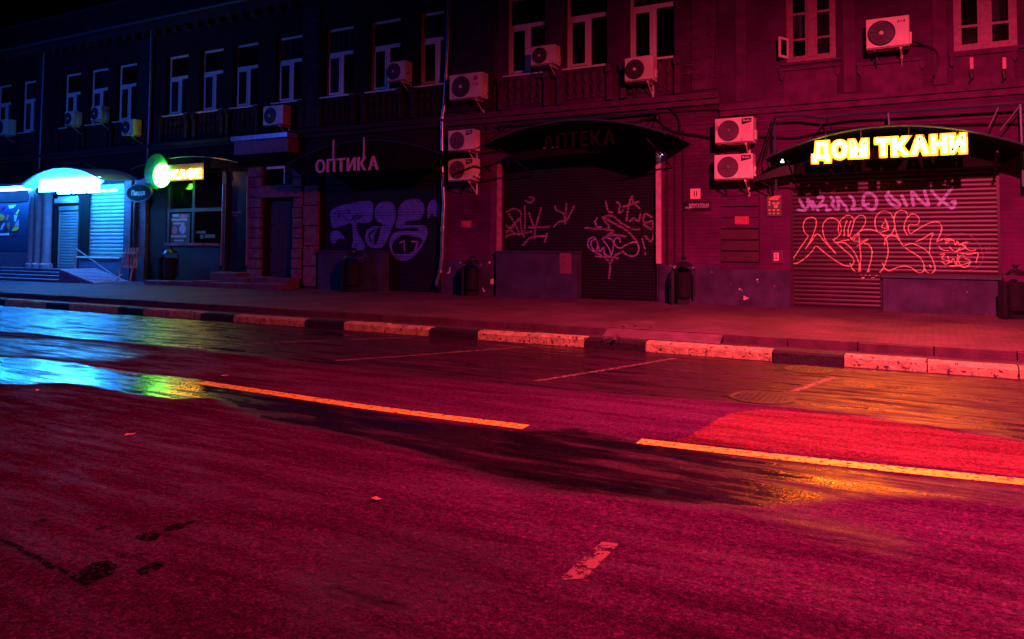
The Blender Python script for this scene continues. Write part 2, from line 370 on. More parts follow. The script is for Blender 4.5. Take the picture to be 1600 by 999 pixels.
def make_road():
    xs = np.concatenate([np.linspace(-140, -26, 20), np.arange(-25.9, 3.0, 0.06), np.linspace(3.1, 60, 20)])
    ys = np.concatenate([np.linspace(-30, 1.4, 12), np.arange(1.5, 12.0, 0.06), [12.02]])
    X, Y = np.meshgrid(xs, ys)
    lane_edge = [(-200, 507), (0, 513), (150, 530), (400, 558), (600, 582), (800, 603), (1000, 620), (1160, 630), (1340, 650), (1600, 690), (1900, 740)]
    park = softmask(X, Y, lane_edge + [(1900, 560), (1600, 585), (1000, 540), (500, 505), (0, 470), (-200, 452)], 0.25)
    gut = softmask(X, Y, [(-300, 466), (0, 476), (200, 490), (400, 508), (560, 522), (560, 530), (420, 524), (300, 520), (150, 512), (0, 506), (-300, 500)], 0.5)
    strip = softmask(X, Y, [(-300, 495), (0, 511), (90, 518), (180, 528), (300, 538), (400, 545), (380, 552), (250, 540), (130, 530), (60, 522), (0, 518), (-300, 505)], 0.22)
    pud = softmask(X, Y, [(-260, 548), (0, 558), (70, 562), (120, 568), (180, 580), (240, 586), (310, 592), (360, 606), (420, 622), (380, 632), (330, 622), (270, 624), (200, 614), (150, 604), (100, 598), (40, 601), (0, 600), (-260, 590)], 0.08)
    blue = softmask(X, Y, [(-300, 520), (0, 526), (80, 530), (180, 540), (240, 553), (180, 566), (80, 560), (0, 556), (-300, 545)], 0.5)
    band = softmask(X, Y, [(300, 598), (420, 612), (560, 640), (700, 660), (820, 672), (900, 668), (1000, 690), (1200, 716), (1600, 765), (1900, 800), (1900, 830), (1600, 795), (1450, 780), (1300, 783), (1180, 800), (1100, 792), (950, 775), (830, 768), (740, 742), (640, 702), (560, 684), (480, 668), (400, 652), (350, 630)], 0.28)
    core = softmask(X, Y, [(340, 606), (500, 632), (640, 655), (820, 673), (900, 670), (1000, 692), (1010, 705), (900, 708), (760, 690), (600, 672), (480, 652), (390, 630)], 0.2)
    streak = softmask(X, Y, [(1150, 770), (1250, 790), (1400, 835), (1460, 870), (1380, 868), (1250, 832), (1140, 800)], 0.5)
    damp = softmask(X, Y, [(560, 830), (700, 835), (820, 850), (800, 930), (600, 999), (420, 999), (440, 900)], 0.8)
    oil = np.zeros(X.shape)
    for px in ([(210, 838), (250, 834), (245, 843), (215, 846)], [(258, 826), (290, 818), (306, 814), (290, 824), (262, 830)], [(130, 890), (160, 878), (180, 886), (170, 905), (130, 915)],
               [(215, 890), (250, 878), (255, 884), (225, 898)], [(60, 813), (75, 812), (72, 816)], [(150, 828), (168, 823), (160, 830)], [(345, 854), (365, 850), (360, 858)], [(205, 868), (225, 866), (220, 871), (182, 872)]):
        oil = np.maximum(oil, softmask(X, Y, px, 0.05))
    crack = 1 - np.clip(segdist(X, Y, gpoly([(-40, 828), (0, 845), (40, 862), (80, 885), (120, 905), (140, 915)])) / 0.085, 0, 1)
    seam = 1 - np.clip(segdist(X, Y, gpoly([(1030, 605), (1160, 617), (1340, 624), (1600, 640)])) / 0.06, 0, 1)
    wet = np.maximum.reduce([0.10 + 0 * X, 0.47 * park, 0.58 * gut, 0.68 * strip, 0.80 * pud, 0.42 * blue, (0.68 - 0.26 * np.clip((X + 1.6) / 1.6, 0, 1)) * band, 0.78 * core, 0.40 * streak, 0.33 * damp])
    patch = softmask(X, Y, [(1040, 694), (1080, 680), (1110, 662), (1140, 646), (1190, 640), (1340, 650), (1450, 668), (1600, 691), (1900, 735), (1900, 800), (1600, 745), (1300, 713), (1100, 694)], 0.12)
    dark = np.maximum.reduce([0.35 * crack, 0.35 * oil, 0.6 * seam])
    ny, nx = X.shape
    co = np.stack([X.ravel(), Y.ravel(), np.zeros(X.size)], 1)
    idx = np.arange(nx * ny).reshape(ny, nx)
    f = np.stack([idx[:-1, :-1], idx[:-1, 1:], idx[1:, 1:], idx[1:, :-1]], -1).reshape(-1, 4)
    me = bpy.data.meshes.new('road')
    me.vertices.add(len(co)); me.vertices.foreach_set('co', co.ravel())
    me.loops.add(f.size); me.loops.foreach_set('vertex_index', f.ravel())
    me.polygons.add(len(f)); me.polygons.foreach_set('loop_start', np.arange(0, f.size, 4)); me.polygons.foreach_set('loop_total', np.full(len(f), 4))
    me.update(calc_edges=True)
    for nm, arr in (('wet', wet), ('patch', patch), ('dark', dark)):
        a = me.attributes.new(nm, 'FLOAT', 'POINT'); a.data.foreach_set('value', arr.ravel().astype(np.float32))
    m = bpy.data.materials.new('asphalt'); m.use_nodes = True
    n, l = nodes_of(m); b = n['Principled BSDF']; b.inputs['IOR'].default_value = 1.4
    def attr(k): a = n.new('ShaderNodeAttribute'); a.attribute_name = k; return a.outputs['Fac']
    def math_(op, a, b_=None, c=None):
        x = n.new('ShaderNodeMath'); x.operation = op
        for i, v in enumerate((a, b_, c)):
            if v is None: continue
            if isinstance(v, (int, float)): x.inputs[i].default_value = v
            else: l.new(v, x.inputs[i])
        return x.outputs[0]
    tc = n.new('ShaderNodeTexCoord')
    def noise(scale, detail=4, rough=0.55, sx=1.0, sy=1.0):
        mp = n.new('ShaderNodeMapping'); mp.inputs['Scale'].default_value = (sx, sy, 1); l.new(tc.outputs['Object'], mp.inputs['Vector'])
        z = n.new('ShaderNodeTexNoise'); z.inputs['Scale'].default_value = scale; z.inputs['Detail'].default_value = detail; z.inputs['Roughness'].default_value = rough
        l.new(mp.outputs[0], z.inputs['Vector']); return z.outputs['Fac']
    big = noise(0.55, 5, 0.6, 0.45, 1.6); mid = noise(2.6, 6, 0.62, 0.32, 2.0); agg = noise(75.0, 2, 0.6); fine = noise(24.0, 4, 0.7)
    vo = n.new('ShaderNodeTexVoronoi'); vo.inputs['Scale'].default_value = 55.0; l.new(tc.outputs['Object'], vo.inputs['Vector'])
    w = math_('ADD', attr('wet'), math_('MULTIPLY', math_('SUBTRACT', big, 0.5), 0.34))
    w = math_('ADD', w, math_('MULTIPLY', math_('SUBTRACT', mid, 0.5), math_('MULTIPLY_ADD', attr('wet'), 3.1, 0.25)))
    rag = noise(7.0, 5, 0.7, 0.4, 1.8)
    w = math_('ADD', w, math_('MULTIPLY', math_('SUBTRACT', rag, 0.5), 0.55))
    w = math_('MINIMUM', math_('MAXIMUM', w, 0.0), 1.0)
    rr = n.new('ShaderNodeValToRGB'); l.new(w, rr.inputs['Fac']); e = rr.color_ramp.elements
    e[0].position = 0.12; e[0].color = (0.88,) * 3 + (1,); e[1].position = 0.92; e[1].color = (0.03,) * 3 + (1,)
    for p, v in ((0.30, 0.66), (0.52, 0.36), (0.72, 0.14)):
        x = e.new(p); x.color = (v, v, v, 1)
    l.new(rr.outputs['Color'], b.inputs['Roughness'])
    cr = n.new('ShaderNodeValToRGB'); l.new(w, cr.inputs['Fac']); e = cr.color_ramp.elements
    e[0].position = 0.08; e[0].color = (0.058, 0.010, 0.045, 1); e[1].position = 0.85; e[1].color = (0.005, 0.005, 0.007, 1)
    x = e.new(0.42); x.color = (0.030, 0.006, 0.024, 1)
    x = e.new(0.62); x.color = (0.011, 0.006, 0.009, 1)
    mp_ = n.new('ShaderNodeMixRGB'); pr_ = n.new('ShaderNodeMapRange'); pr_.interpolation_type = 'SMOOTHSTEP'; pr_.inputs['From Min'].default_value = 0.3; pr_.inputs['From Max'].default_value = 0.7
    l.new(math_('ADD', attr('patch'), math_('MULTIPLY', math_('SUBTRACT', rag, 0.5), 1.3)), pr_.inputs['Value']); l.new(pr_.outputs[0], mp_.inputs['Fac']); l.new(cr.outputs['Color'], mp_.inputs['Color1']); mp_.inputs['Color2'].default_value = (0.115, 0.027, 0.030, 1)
    ag = n.new('ShaderNodeValToRGB'); l.new(math_('ADD', math_('MULTIPLY', agg, 0.5), math_('MULTIPLY', fine, 0.5)), ag.inputs['Fac']); e = ag.color_ramp.elements
    e[0].position = 0.38; e[0].color = (0.18, 0.18, 0.2, 1); e[1].position = 0.62; e[1].color = (1.8, 1.75, 1.75, 1)
    mm = n.new('ShaderNodeMixRGB'); mm.blend_type = 'MULTIPLY'; mm.inputs['Fac'].default_value = 0.9
    l.new(mp_.outputs['Color'], mm.inputs['Color1']); l.new(ag.outputs['Color'], mm.inputs['Color2'])
    vs_ = n.new('ShaderNodeSeparateColor'); l.new(vo.outputs['Color'], vs_.inputs[0])
    vr = n.new('ShaderNodeValToRGB'); l.new(vs_.outputs[0], vr.inputs['Fac']); e = vr.color_ramp.elements
    e[0].position = 0.0; e[0].color = (0.45, 0.45, 0.5, 1); e[1].position = 1.0; e[1].color = (2.0, 1.9, 1.9, 1)
    x = e.new(0.55); x.color = (0.8, 0.8, 0.82, 1)
    x = e.new(0.9); x.color = (1.3, 1.3, 1.3, 1)
    mv = n.new('ShaderNodeMixRGB'); mv.blend_type = 'MULTIPLY'; mv.inputs['Fac'].default_value = 0.6
    l.new(mm.outputs['Color'], mv.inputs['Color1']); l.new(vr.outputs['Color'], mv.inputs['Color2']); mm = mv
    bm_ = n.new('ShaderNodeValToRGB'); l.new(math_('ADD', math_('MULTIPLY', big, 0.5), math_('MULTIPLY', mid, 0.5)), bm_.inputs['Fac']); e = bm_.color_ramp.elements
    e[0].position = 0.36; e[0].color = (0.42, 0.42, 0.45, 1); e[1].position = 0.64; e[1].color = (1.45, 1.4, 1.4, 1)
    m3 = n.new('ShaderNodeMixRGB'); m3.blend_type = 'MULTIPLY'; m3.inputs['Fac'].default_value = 1
    l.new(mm.outputs['Color'], m3.inputs['Color1']); l.new(bm_.outputs['Color'], m3.inputs['Color2'])
    dk = n.new('ShaderNodeMixRGB'); l.new(math_('MULTIPLY', attr('dark'), math_('MINIMUM', math_('MULTIPLY', fine, 2.4), 1.0)), dk.inputs['Fac'])
    l.new(m3.outputs['Color'], dk.inputs['Color1']); dk.inputs['Color2'].default_value = (0.006, 0.006, 0.009, 1)
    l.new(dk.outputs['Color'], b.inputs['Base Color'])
    sp = math_('MINIMUM', math_('MULTIPLY_ADD', math_('SUBTRACT', w, 0.12), 1.1, 0.04), 0.75); l.new(sp, b.inputs['Specular IOR Level'])
    h = math_('ADD', math_('MULTIPLY', vo.outputs['Distance'], -0.6), math_('ADD', math_('MULTIPLY', agg, 0.5), math_('MULTIPLY', fine, 0.5)))
    st = math_('MINIMUM', math_('MAXIMUM', math_('MULTIPLY', math_('SUBTRACT', 0.93, w), 1.8), 0.0), 0.95)
    bp = n.new('ShaderNodeBump'); bp.inputs['Distance'].default_value = 0.008; l.new(st, bp.inputs['Strength']); l.new(h, bp.inputs['Height'])
    wv = n.new('ShaderNodeBump'); wv.inputs['Distance'].default_value = 0.02; wv.inputs['Strength'].default_value = 0.10; l.new(rag, wv.inputs['Height']); l.new(bp.outputs['Normal'], wv.inputs['Normal'])
    l.new(wv.outputs['Normal'], b.inputs['Normal'])
    me.materials.append(m)
    return tag(link('road', me), 'wet asphalt road with puddles along the centre line', kind='structure')
road = make_road()

# painted markings lie 4 mm above the asphalt and are worn through by noise-shaped gaps in their outline
def worn_paint(name, col, wear, scale=16.0, rough=0.5, spec=0.5):
    m = bpy.data.materials.new(name); m.use_nodes = True
    n, l = nodes_of(m); b = n['Principled BSDF']; b.inputs['Roughness'].default_value = rough; b.inputs['Specular IOR Level'].default_value = spec
    tc = n.new('ShaderNodeTexCoord'); z = n.new('ShaderNodeTexNoise'); z.inputs['Scale'].default_value = scale; z.inputs['Detail'].default_value = 8; z.inputs['Roughness'].default_value = 0.75
    l.new(tc.outputs['Object'], z.inputs['Vector'])
    r = n.new('ShaderNodeValToRGB'); l.new(z.outputs['Fac'], r.inputs['Fac'])
    r.color_ramp.elements[0].position = wear; r.color_ramp.elements[1].position = wear + 0.05
    r.color_ramp.elements[0].color = (0, 0, 0, 1); r.color_ramp.elements[1].color = (1, 1, 1, 1)
    l.new(r.outputs['Color'], b.inputs['Alpha'])
    z2 = n.new('ShaderNodeTexNoise'); z2.inputs['Scale'].default_value = 60; l.new(tc.outputs['Object'], z2.inputs['Vector'])
    mx = n.new('ShaderNodeMixRGB'); l.new(z2.outputs['Fac'], mx.inputs['Fac']); mx.inputs['Color1'].default_value = (*[c * 0.7 for c in col], 1); mx.inputs['Color2'].default_value = (*[min(1, c * 1.15) for c in col], 1)
    l.new(mx.outputs['Color'], b.inputs['Base Color'])
    bp = n.new('ShaderNodeBump'); bp.inputs['Strength'].default_value = 0.5; bp.inputs['Distance'].default_value = 0.006; l.new(z2.outputs['Fac'], bp.inputs['Height']); l.new(bp.outputs['Normal'], b.inputs['Normal'])
    MATS[name] = m
    return m
LINE = worn_paint('line_paint', (0.80, 0.95, 0.06), 0.42, rough=0.27)
LINE2 = worn_paint('faded_line_paint', (0.20, 0.15, 0.12), 0.47)
def marking(pts, half, m, name):
    q = [G(*p) for p in pts]; mb = MB(); L = []
    for k, p in enumerate(q):
        t = q[min(k + 1, len(q) - 1)] - q[max(k - 1, 0)]; t = t / np.linalg.norm(t); nn = np.array([-t[1], t[0], 0])
        L.append((p - nn * half, p + nn * half))
    for (a, b), (c, d) in zip(L, L[1:]):
        mb.quad(*[(float(v[0]), float(v[1]), 0.004) for v in (a, c, d, b)])
    o = mb.build(name, m, road)
    return o
marking([(312, 598), (420, 614), (560, 635), (700, 653), (822, 668)], 0.088, LINE, 'centre_line')
marking([(150, 575), (180, 580), (214, 586)], 0.06, LINE2, 'centre_line')
marking([(998, 690), (1200, 713), (1400, 734), (1650, 759), (1900, 782)], 0.088, LINE, 'centre_line')
for pts in ([(522, 564), (620, 558), (720, 550), (822, 543)], [(836, 596), (950, 578), (1056, 560)], [(1238, 612), (1270, 602), (1302, 590)], [(390, 538), (450, 535), (516, 532.5)], [(545, 531), (600, 529), (640, 528)]):
    marking(pts, 0.045, LINE2, 'parking_line')
FGP = worn_paint('chipped_paint', (0.20, 0.11, 0.09), 0.46, 11.0)
mb = MB(); c = [G(*p) for p in [(872, 908), (915, 905), (968, 850), (940, 848)]]
mb.quad(*[(float(v[0]), float(v[1]), 0.004) for v in c]); mb.build('worn_marking', FGP, road)

TAR = worn_paint('tar_stain', (0.006, 0.005, 0.008), 0.46, 34.0, 1.0, 0.0)
marking([(-60, 818), (-20, 836), (0, 845), (22, 852), (40, 863), (62, 874), (80, 886), (104, 893), (122, 906), (138, 914)], 0.016, TAR, 'crack')
for px in ([(210, 841), (222, 834), (240, 832), (252, 836), (246, 844), (228, 847)], [(256, 829), (270, 820), (288, 818), (308, 813), (300, 820), (284, 827), (264, 831)], [(124, 893), (146, 880), (168, 877), (184, 884), (178, 898), (150, 908), (128, 906)],
           [(212, 893), (232, 882), (252, 877), (258, 883), (244, 893), (222, 900)], [(58, 815), (68, 811), (76, 813), (68, 817)], [(148, 829), (160, 823), (169, 822), (160, 829)], [(180, 871), (190, 866), (200, 868), (190, 873)], [(205, 869), (218, 865), (226, 867), (214, 872)], [(242, 886), (250, 881), (256, 886)]):
    c = [G(*p) for p in px]; mb = MB(); mb.v = [(float(v[0]), float(v[1]), 0.004) for v in c]; mb.f = [tuple(range(len(c)))]
    mb.build('oil_stain', TAR, road)

# ------------------------------------------------------------------ kerb, strip, pavement
kerb = empty('kerb'); tag(kerb, 'black and white painted kerb along the road', kind='structure')
KY0, KY1 = 12.0, 12.22
def kx(px): return float(G(px, 466 + 0.065 * px, 0.16)[0])
bounds = [(kx(a), kx(b)) for a, b in ((-150, -110), (-40, 20), (85, 121), (197, 237), (327, 378), (489, 549), (682, 757), (922, 1015), (1211, 1321))]
segs = []; prev = -34.0
for a, b in bounds:
    n_ = max(1, round((a - prev) / 1.15)); w_ = (a - prev) / n_
    for i in range(n_): segs.append((prev + i * w_, prev + (i + 1) * w_, KERBW))
    segs.append((a, b, KERBB)); prev = b
for i in range(4): segs.append((prev + i * 1.05, prev + (i + 1) * 1.05, KERBW))
rk = random.Random(3)
for a, b, m in segs:
    mb = MB(); g = 0.008
    dz = rk.uniform(-0.008, 0.008); dy = rk.uniform(-0.012, 0.012)
    prof = [(KY0 + dy, -0.05), (KY0 + dy, 0.12 + dz), (KY0 + 0.035 + dy, 0.155 + dz), (KY1, 0.162 + dz), (KY1, -0.05)]
    i0 = len(mb.v)
    nseg = 5
    for k in range(nseg + 1):
        x = a + g + (b - a - 2 * g) * k / nseg
        for j, (y, z) in enumerate(prof):
            jit = 0.006 if j in (1, 2) else 0
            mb.v.append((x, y + rk.uniform(-jit, jit), z + rk.uniform(-jit, jit)))
    np_ = len(prof)
    for k in range(nseg):
        for j in range(np_ - 1):
            p = k * np_ + j; mb.f.append((p, p + 1, p + np_ + 1, p + np_))
    mb.f.append(tuple(range(np_))); mb.f.append(tuple(nseg * np_ + j for j in range(np_))[::-1])
    mb.build('kerb_stone', m, kerb)

PAVE = brick_mat('paving', (0.130, 0.052, 0.085), (0.096, 0.040, 0.066), (0.045, 0.02, 0.034), bw=0.22, bh=0.11, bump=0.5)
for nd in PAVE.node_tree.nodes:                    # lie the paving pattern flat
    if nd.type == 'COMBXYZ':
        lk = PAVE.node_tree.links
        for l_ in list(nd.inputs['X'].links) + list(nd.inputs['Y'].links): lk.remove(l_)
        sp_ = [q for q in PAVE.node_tree.nodes if q.type == 'SEPXYZ'][0]
        lk.new(sp_.outputs['X'], nd.inputs['X']); lk.new(sp_.outputs['Y'], nd.inputs['Y'])
STRIP = mat('kerb_strip', (0.05, 0.02, 0.032), 0.85, var=0.4, scale=2.5, bump=0.6, bscale=30)
mb = MB(); mb.quad((-140, KY1, 0.15), (60, KY1, 0.15), (60, 12.62, 0.152), (-140, 12.62, 0.152)); tag(mb.build('gutter_strip', STRIP), kind='structure')
pv = MB()
xs = np.linspace(-140, 60, 101)
for a, b in zip(xs, xs[1:]):
    pv.quad((a, 12.7, 0.283), (b, 12.7, 0.283), (b, 18.6, pave_z(18.6)), (a, 18.6, pave_z(18.6)))
tag(pv.build('pavement', PAVE), 'brick paved pavement in front of the shops', kind='structure')
step = empty('pavement_edge'); tag(step, 'low dark edging stones between pavement and kerb', kind='structure')
EDGE = mat('edging_stone', (0.06, 0.022, 0.035), 0.9, var=0.4, scale=4, bump=0.6)
x = -34.0
while x < 5:
    L_ = 1.0; y = 12.6 + rk.uniform(-0.012, 0.012)
    if not (-5.2 < x < -3.5):
        MB().box(x + 0.006, x + L_ - 0.006, y, 12.71, 0.10, 0.283 + rk.uniform(-0.006, 0.01)).build('edging_stone', EDGE, step, bevel=0.012)
    x += L_
# the ramped gap in the edging
mb = MB(); mb.quad((-5.0, 12.4, 0.155), (-3.0, 12.4, 0.155), (-3.0, 12.74, 0.288), (-5.0, 12.74, 0.288)); tag(mb.build('pavement_ramp', CONC), kind='structure')
# small rubble at the ramp
for i in range(14):
    px_, py_ = rk.uniform(905, 1030), rk.uniform(516, 528)
    p = G(px_, py_, 0.2); s_ = rk.uniform(0.015, 0.045)
    z0 = 0.156 + max(0, min(1, (p[1] - 12.4) / 0.5)) * 0.134
    me = MB().lathe([(s_ * 0.5, 0), (s_, s_ * 0.5), (s_ * 0.7, s_ * 1.1)], (0, 0, 0), seg=6).mesh('pebble', CONC)
    o = link('pebble', me, None, (float(p[0]), float(p[1]), z0)); o.rotation_euler.z = rk.uniform(0, 6)
    tag(o, 'small crumb of broken kerb stone lying on the pavement ramp', 'rubble', 'crumbs of stone at the ramp')

# ------------------------------------------------------------------ buildings
XA0, XA1 = -46.0, W(235, 250)[0]
XB1 = W(692, 250)[0]; XC1 = W(1126, 250)[0]; XD1 = 7.0
ZB = 0.30
bA = empty('building', 'dark two-storey house at far left with the glowing blue shopfront', 'building', loc=((XA0 + XA1) / 2, D, ZB))
bB = empty('building', 'dark brick house with the cafe, stone doorway and opticians', 'building', loc=((XA1 + XB1) / 2, D, ZB))
bC = empty('building', 'red lit brick house above the arched pharmacy canopy', 'building', loc=((XB1 + XC1) / 2, D, ZB))
bD = empty('building', 'red painted house at right with the fabric shop', 'building', loc=((XC1 + XD1) / 2, D, ZB))
class Rel:                                        # parts are modelled in street coordinates and hung under their building
    pass
def part(mb, name, m, bld, smooth=False, bevel=0):
    o = mb.build(name, m, bld, smooth, bevel); root = bld
    while root.parent is not None: root = root.parent
    if bld is root: o.matrix_parent_inverse = Matrix.Translation(-Vector(root.location))
    return o
def fix(o, bld):
    if bld.parent is None: o.matrix_parent_inverse = Matrix.Translation(-Vector(bld.location))
    return o

ZS, ZT, ZH = 6.28, 7.62, 8.42                      # sill, transom and head of the upper windows
def pvc_window(bld, x0, x1, zs=ZS, zt=ZT, zh=ZH):
    y0, y1 = D + 0.17, D + 0.24; f = MB(); w = x1 - x0
    f.box(x0, x0 + 0.075, y0, y1, zs, zh).box(x1 - 0.075, x1, y0, y1, zs, zh)
    f.box(x0 + 0.075, x1 - 0.075, y0, y1, zh - 0.075, zh).box(x0 + 0.075, x1 - 0.075, y0, y1, zs, zs + 0.07)
    f.box(x0 + 0.075, x1 - 0.075, y0 - 0.012, y1, zt - 0.055, zt + 0.055)
    xm = x0 + w * 0.52
    f.box(xm - 0.055, xm + 0.055, y0 - 0.01, y1, zs + 0.07, zt - 0.055)
    a, b = x0 + 0.085, xm - 0.06                  # opening sash of the left light
    for q in ((a, a + 0.06, zs + 0.08, zt - 0.06), (b - 0.05, b, zs + 0.08, zt - 0.06)): f.box(q[0], q[1], y0 - 0.025, y0 - 0.001, q[2], q[3])
    f.box(a + 0.06, b - 0.05, y0 - 0.025, y0 - 0.001, zs + 0.08, zs + 0.14).box(a + 0.06, b - 0.05, y0 - 0.025, y0 - 0.001, zt - 0.12, zt - 0.06)
    fr = part(f, 'window', PVC, bld)
    for q in ((x0 + 0.075, xm - 0.055, zs + 0.07, zt - 0.055), (xm + 0.055, x1 - 0.075, zs + 0.07, zt - 0.055), (x0 + 0.075, x1 - 0.075, zt + 0.055, zh - 0.075)):
        MB().box(q[0], q[1], y0 + 0.03, y0 + 0.036, q[2], q[3]).build('pane', rgl.choice(GLASSES), fr)
    MB().box(x0 - 0.08, x1 + 0.08, D - 0.09, D + 0.165, zs - 0.05, zs - 0.012).build('sill', PVC, fr)
    return fr

# upper windows: photo x of the left edge of the frame -> place
WIN_A = [-1, 38.5, 104, 145, 188]; WIN_B = [265.5, 318, 370, 436, 512, 582, 659]; WIN_C = [796, 887.5, 986]
def win_x(px): return W(px, 205 - 0.135 * px, D + 0.2)[0]
WW = 1.18
def bay_holes(lst): return [(win_x(p), win_x(p) + WW, ZS - 0.012, ZH, 0.3) for p in lst]

def ornament(bld, xs_, m):
    """relief balusters below a window"""
    global _bal
    prof = [(0.045, 0), (0.055, 0.04), (0.03, 0.08), (0.07, 0.2), (0.06, 0.3), (0.03, 0.36), (0.06, 0.44), (0.07, 0.52), (0.04, 0.6), (0.055, 0.66)]
    for xc in xs_:
        for k in range(5):
            o = link('baluster', _bal[m.name], bld, (xc - 0.44 + 0.22 * k, D - 0.005, 5.47)); fix(o, bld)
_bal = {}
prof = [(0.055, 0), (0.065, 0.05), (0.03, 0.09), (0.085, 0.22), (0.075, 0.3), (0.03, 0.38), (0.07, 0.48), (0.085, 0.54), (0.045, 0.62), (0.065, 0.68)]
for m_ in (TRIM_D, TRIM_R): _bal[m_.name] = MB().lathe(prof, (0, 0, 0), seg=8).mesh('baluster', m_, smooth=True)
_den = {m_.name: MB().prism([(-0.075, -0.045), (0.03, -0.06), (0.075, 0.045), (-0.03, 0.06)], -0.07, 0.01).mesh('dentil', m_) for m_ in (TRIM_D, TRIM_R)}
def frieze(bld, wins, x0, x1, m):
    xs_ = [win_x(p) + WW / 2 for p in wins]; ornament(bld, xs_, m)
    for xc in xs_:
        for s_ in (-1, 1):
            xx = xc + s_ * 0.68
            if x0 < xx < x1:
                part(MB().box(xx - 0.07, xx + 0.07, D - 0.13, D + 0.01, 5.36, 6.22).prism([(xx - 0.07, 6.05), (xx + 0.07, 6.05), (xx + 0.07, 6.24), (xx - 0.07, 6.24)], D - 0.2, D - 0.13), 'console', m, bld)
    edges = [x0] + xs_ + [x1]
    for a, b in zip(edges, edges[1:]):
        lo = a + (0.85 if a != x0 else 0.1); hi = b - (0.85 if b != x1 else 0.1)
        n_ = int((hi - lo) / 0.21)
        if n_ > 1:
            part(MB().box(lo, hi, D - 0.05, D + 0.01, 6.0, 6.04), 'string_course', m, bld)
            for k in range(min(n_, 14)):
                o = link('dentil', _den[m.name], bld, (lo + 0.1 + k * 0.21, D, 5.84)); fix(o, bld)
def cornice(bld, x0, x1, z, m, out=0.16):
    part(MB().box(x0, x1, D - out, D + 0.01, z, z + 0.09).box(x0, x1, D - out * 0.55, D + 0.01, z - 0.13, z - 0.003).box(x0, x1, D - out * 0.3, D + 0.01, z + 0.093, z + 0.16), 'cornice', m, bld)
_stud = {m_.name: MB().box(-0.05, 0.05, -0.045, 0.003, 0, 0.1).mesh('stud', m_) for m_ in (TRIM_D, TRIM_R)}
def pilaster(bld, xc, z0, z1, m, w=0.5, out=0.07, studs=True):
    part(MB().box(xc - w / 2, xc + w / 2, D - out, D + 0.01, z0, z1), 'pilaster', m, bld)
    if studs:
        z = z0 + 0.25
        while z < z1 - 0.2:
            for s_ in (-1, 1): fix(link('stud', _stud[m.name], bld, (xc + s_ * w * 0.33, D - out, z)), bld)
            z += 0.24

_cor = {m_.name: MB().box(0, 0.16, -0.2, 0.01, 0, 0.217).mesh('corbel', m_) for m_ in (TRIM_D, TRIM_R)}
def shutter(bld, rect, Y, hs, m, name='roller_shutter', box=True, joined=False, amp=1.0):
    """roller shutter of separate slats in side guides"""
    x0, x1, z0, z1 = rect
    g = MB().box(x0, x0 + 0.05, Y - 0.045, Y + 0.02, z0, z1).box(x1 - 0.05, x1, Y - 0.045, Y + 0.02, z0, z1)
    if box: g.box(x0 + 0.05, x1 - 0.05, Y - 0.10, Y + 0.02, z1 - 0.16, z1)
    g.box(x0 + 0.05, x1 - 0.05, Y - 0.022, Y + 0.012, z0, z0 + 0.05)
    root = part(g, name, m, bld)
    prof = [(0.0, 0.0), (-0.010, 0.12), (-0.016, 0.4), (-0.014, 0.7), (-0.004, 0.93), (0.004, 0.96), (0.004, 1.0)]
    prof = [(y * amp, t) for y, t in prof]
    sl = MB(); L_ = x1 - x0 - 0.1
    for k, (y, t) in enumerate(prof): sl.v += [(0, y, t * hs), (L_, y, t * hs)]
    for k in range(len(prof) - 1): sl.f.append((2 * k, 2 * k + 1, 2 * k + 3, 2 * k + 2))
    me = sl.mesh('slat', m, smooth=True)
    z = z0 + 0.05; top = z1 - (0.16 if box else 0.0); J = MB()
    while z < top - 0.01:
        if joined:
            i = len(J.v); J.v += [(v[0] + x0 + 0.05, v[1] + Y, v[2] + z) for v in sl.v]; J.f += [tuple(i + q for q in f) for f in sl.f]
        else: link('slat', me, root, (x0 + 0.05, Y, z))
        z += hs
    if joined: tag(J.build('slat_curtain', m, root), kind='stuff')
    return root, hs, z0 + 0.05, Y
def spray(sh, layers, name='graffiti', cell=0.011):
    """paint that follows the slats; layers: (material, [(polyline px, width m | 'fill')])"""
    root, hs, zb, Y = sh
    for m, shapes, yo in layers:
        pts = [[W(px, py, Y) for px, py in s[0]] for s in shapes]
        allp = np.array([p for s in pts for p in s]); pad = 0.12
        xs_ = np.arange(allp[:, 0].min() - pad, allp[:, 0].max() + pad, cell); zs_ = np.arange(allp[:, 1].min() - pad, allp[:, 1].max() + pad, cell)
        XX, ZZ = np.meshgrid(xs_ + cell / 2, zs_ + cell / 2); M = np.zeros(XX.shape, bool)
        for (poly, wd_), s in zip(shapes, pts):
            if wd_ == 'fill': M |= inpoly(XX, ZZ, s)
            elif wd_ == 'cut': M &= ~inpoly(XX, ZZ, s)
            elif wd_ < 0: M &= ~(segdist(XX, ZZ, s) < -wd_ / 2)
            else: M |= segdist(XX, ZZ, s) < wd_ / 2
        def py(z):
            t = ((z - zb) / hs) % 1.0
            return Y + np.interp(t, [0, 0.12, 0.4, 0.7, 0.93, 0.96, 1.0], [0, -0.010, -0.016, -0.014, -0.004, 0.004, 0.004]) - yo
        ii = np.argwhere(M); nx = len(xs_) + 1
        used = {}; V = []; Fq = []
        yz = py(np.append(zs_, zs_[-1] + cell))
        def vid(i, j):
            k = i * nx + j
            if k not in used:
                used[k] = len(V); V.append((float(xs_[0] + j * cell), float(yz[i]), float(zs_[0] + i * cell)))
            return used[k]
        for i, j in ii: Fq.append((vid(i, j), vid(i, j + 1), vid(i + 1, j + 1), vid(i + 1, j)))
        me = bpy.data.meshes.new(name); me.from_pydata(V, [], Fq); me.materials.append(m); me.update()
        link(name, me, root)
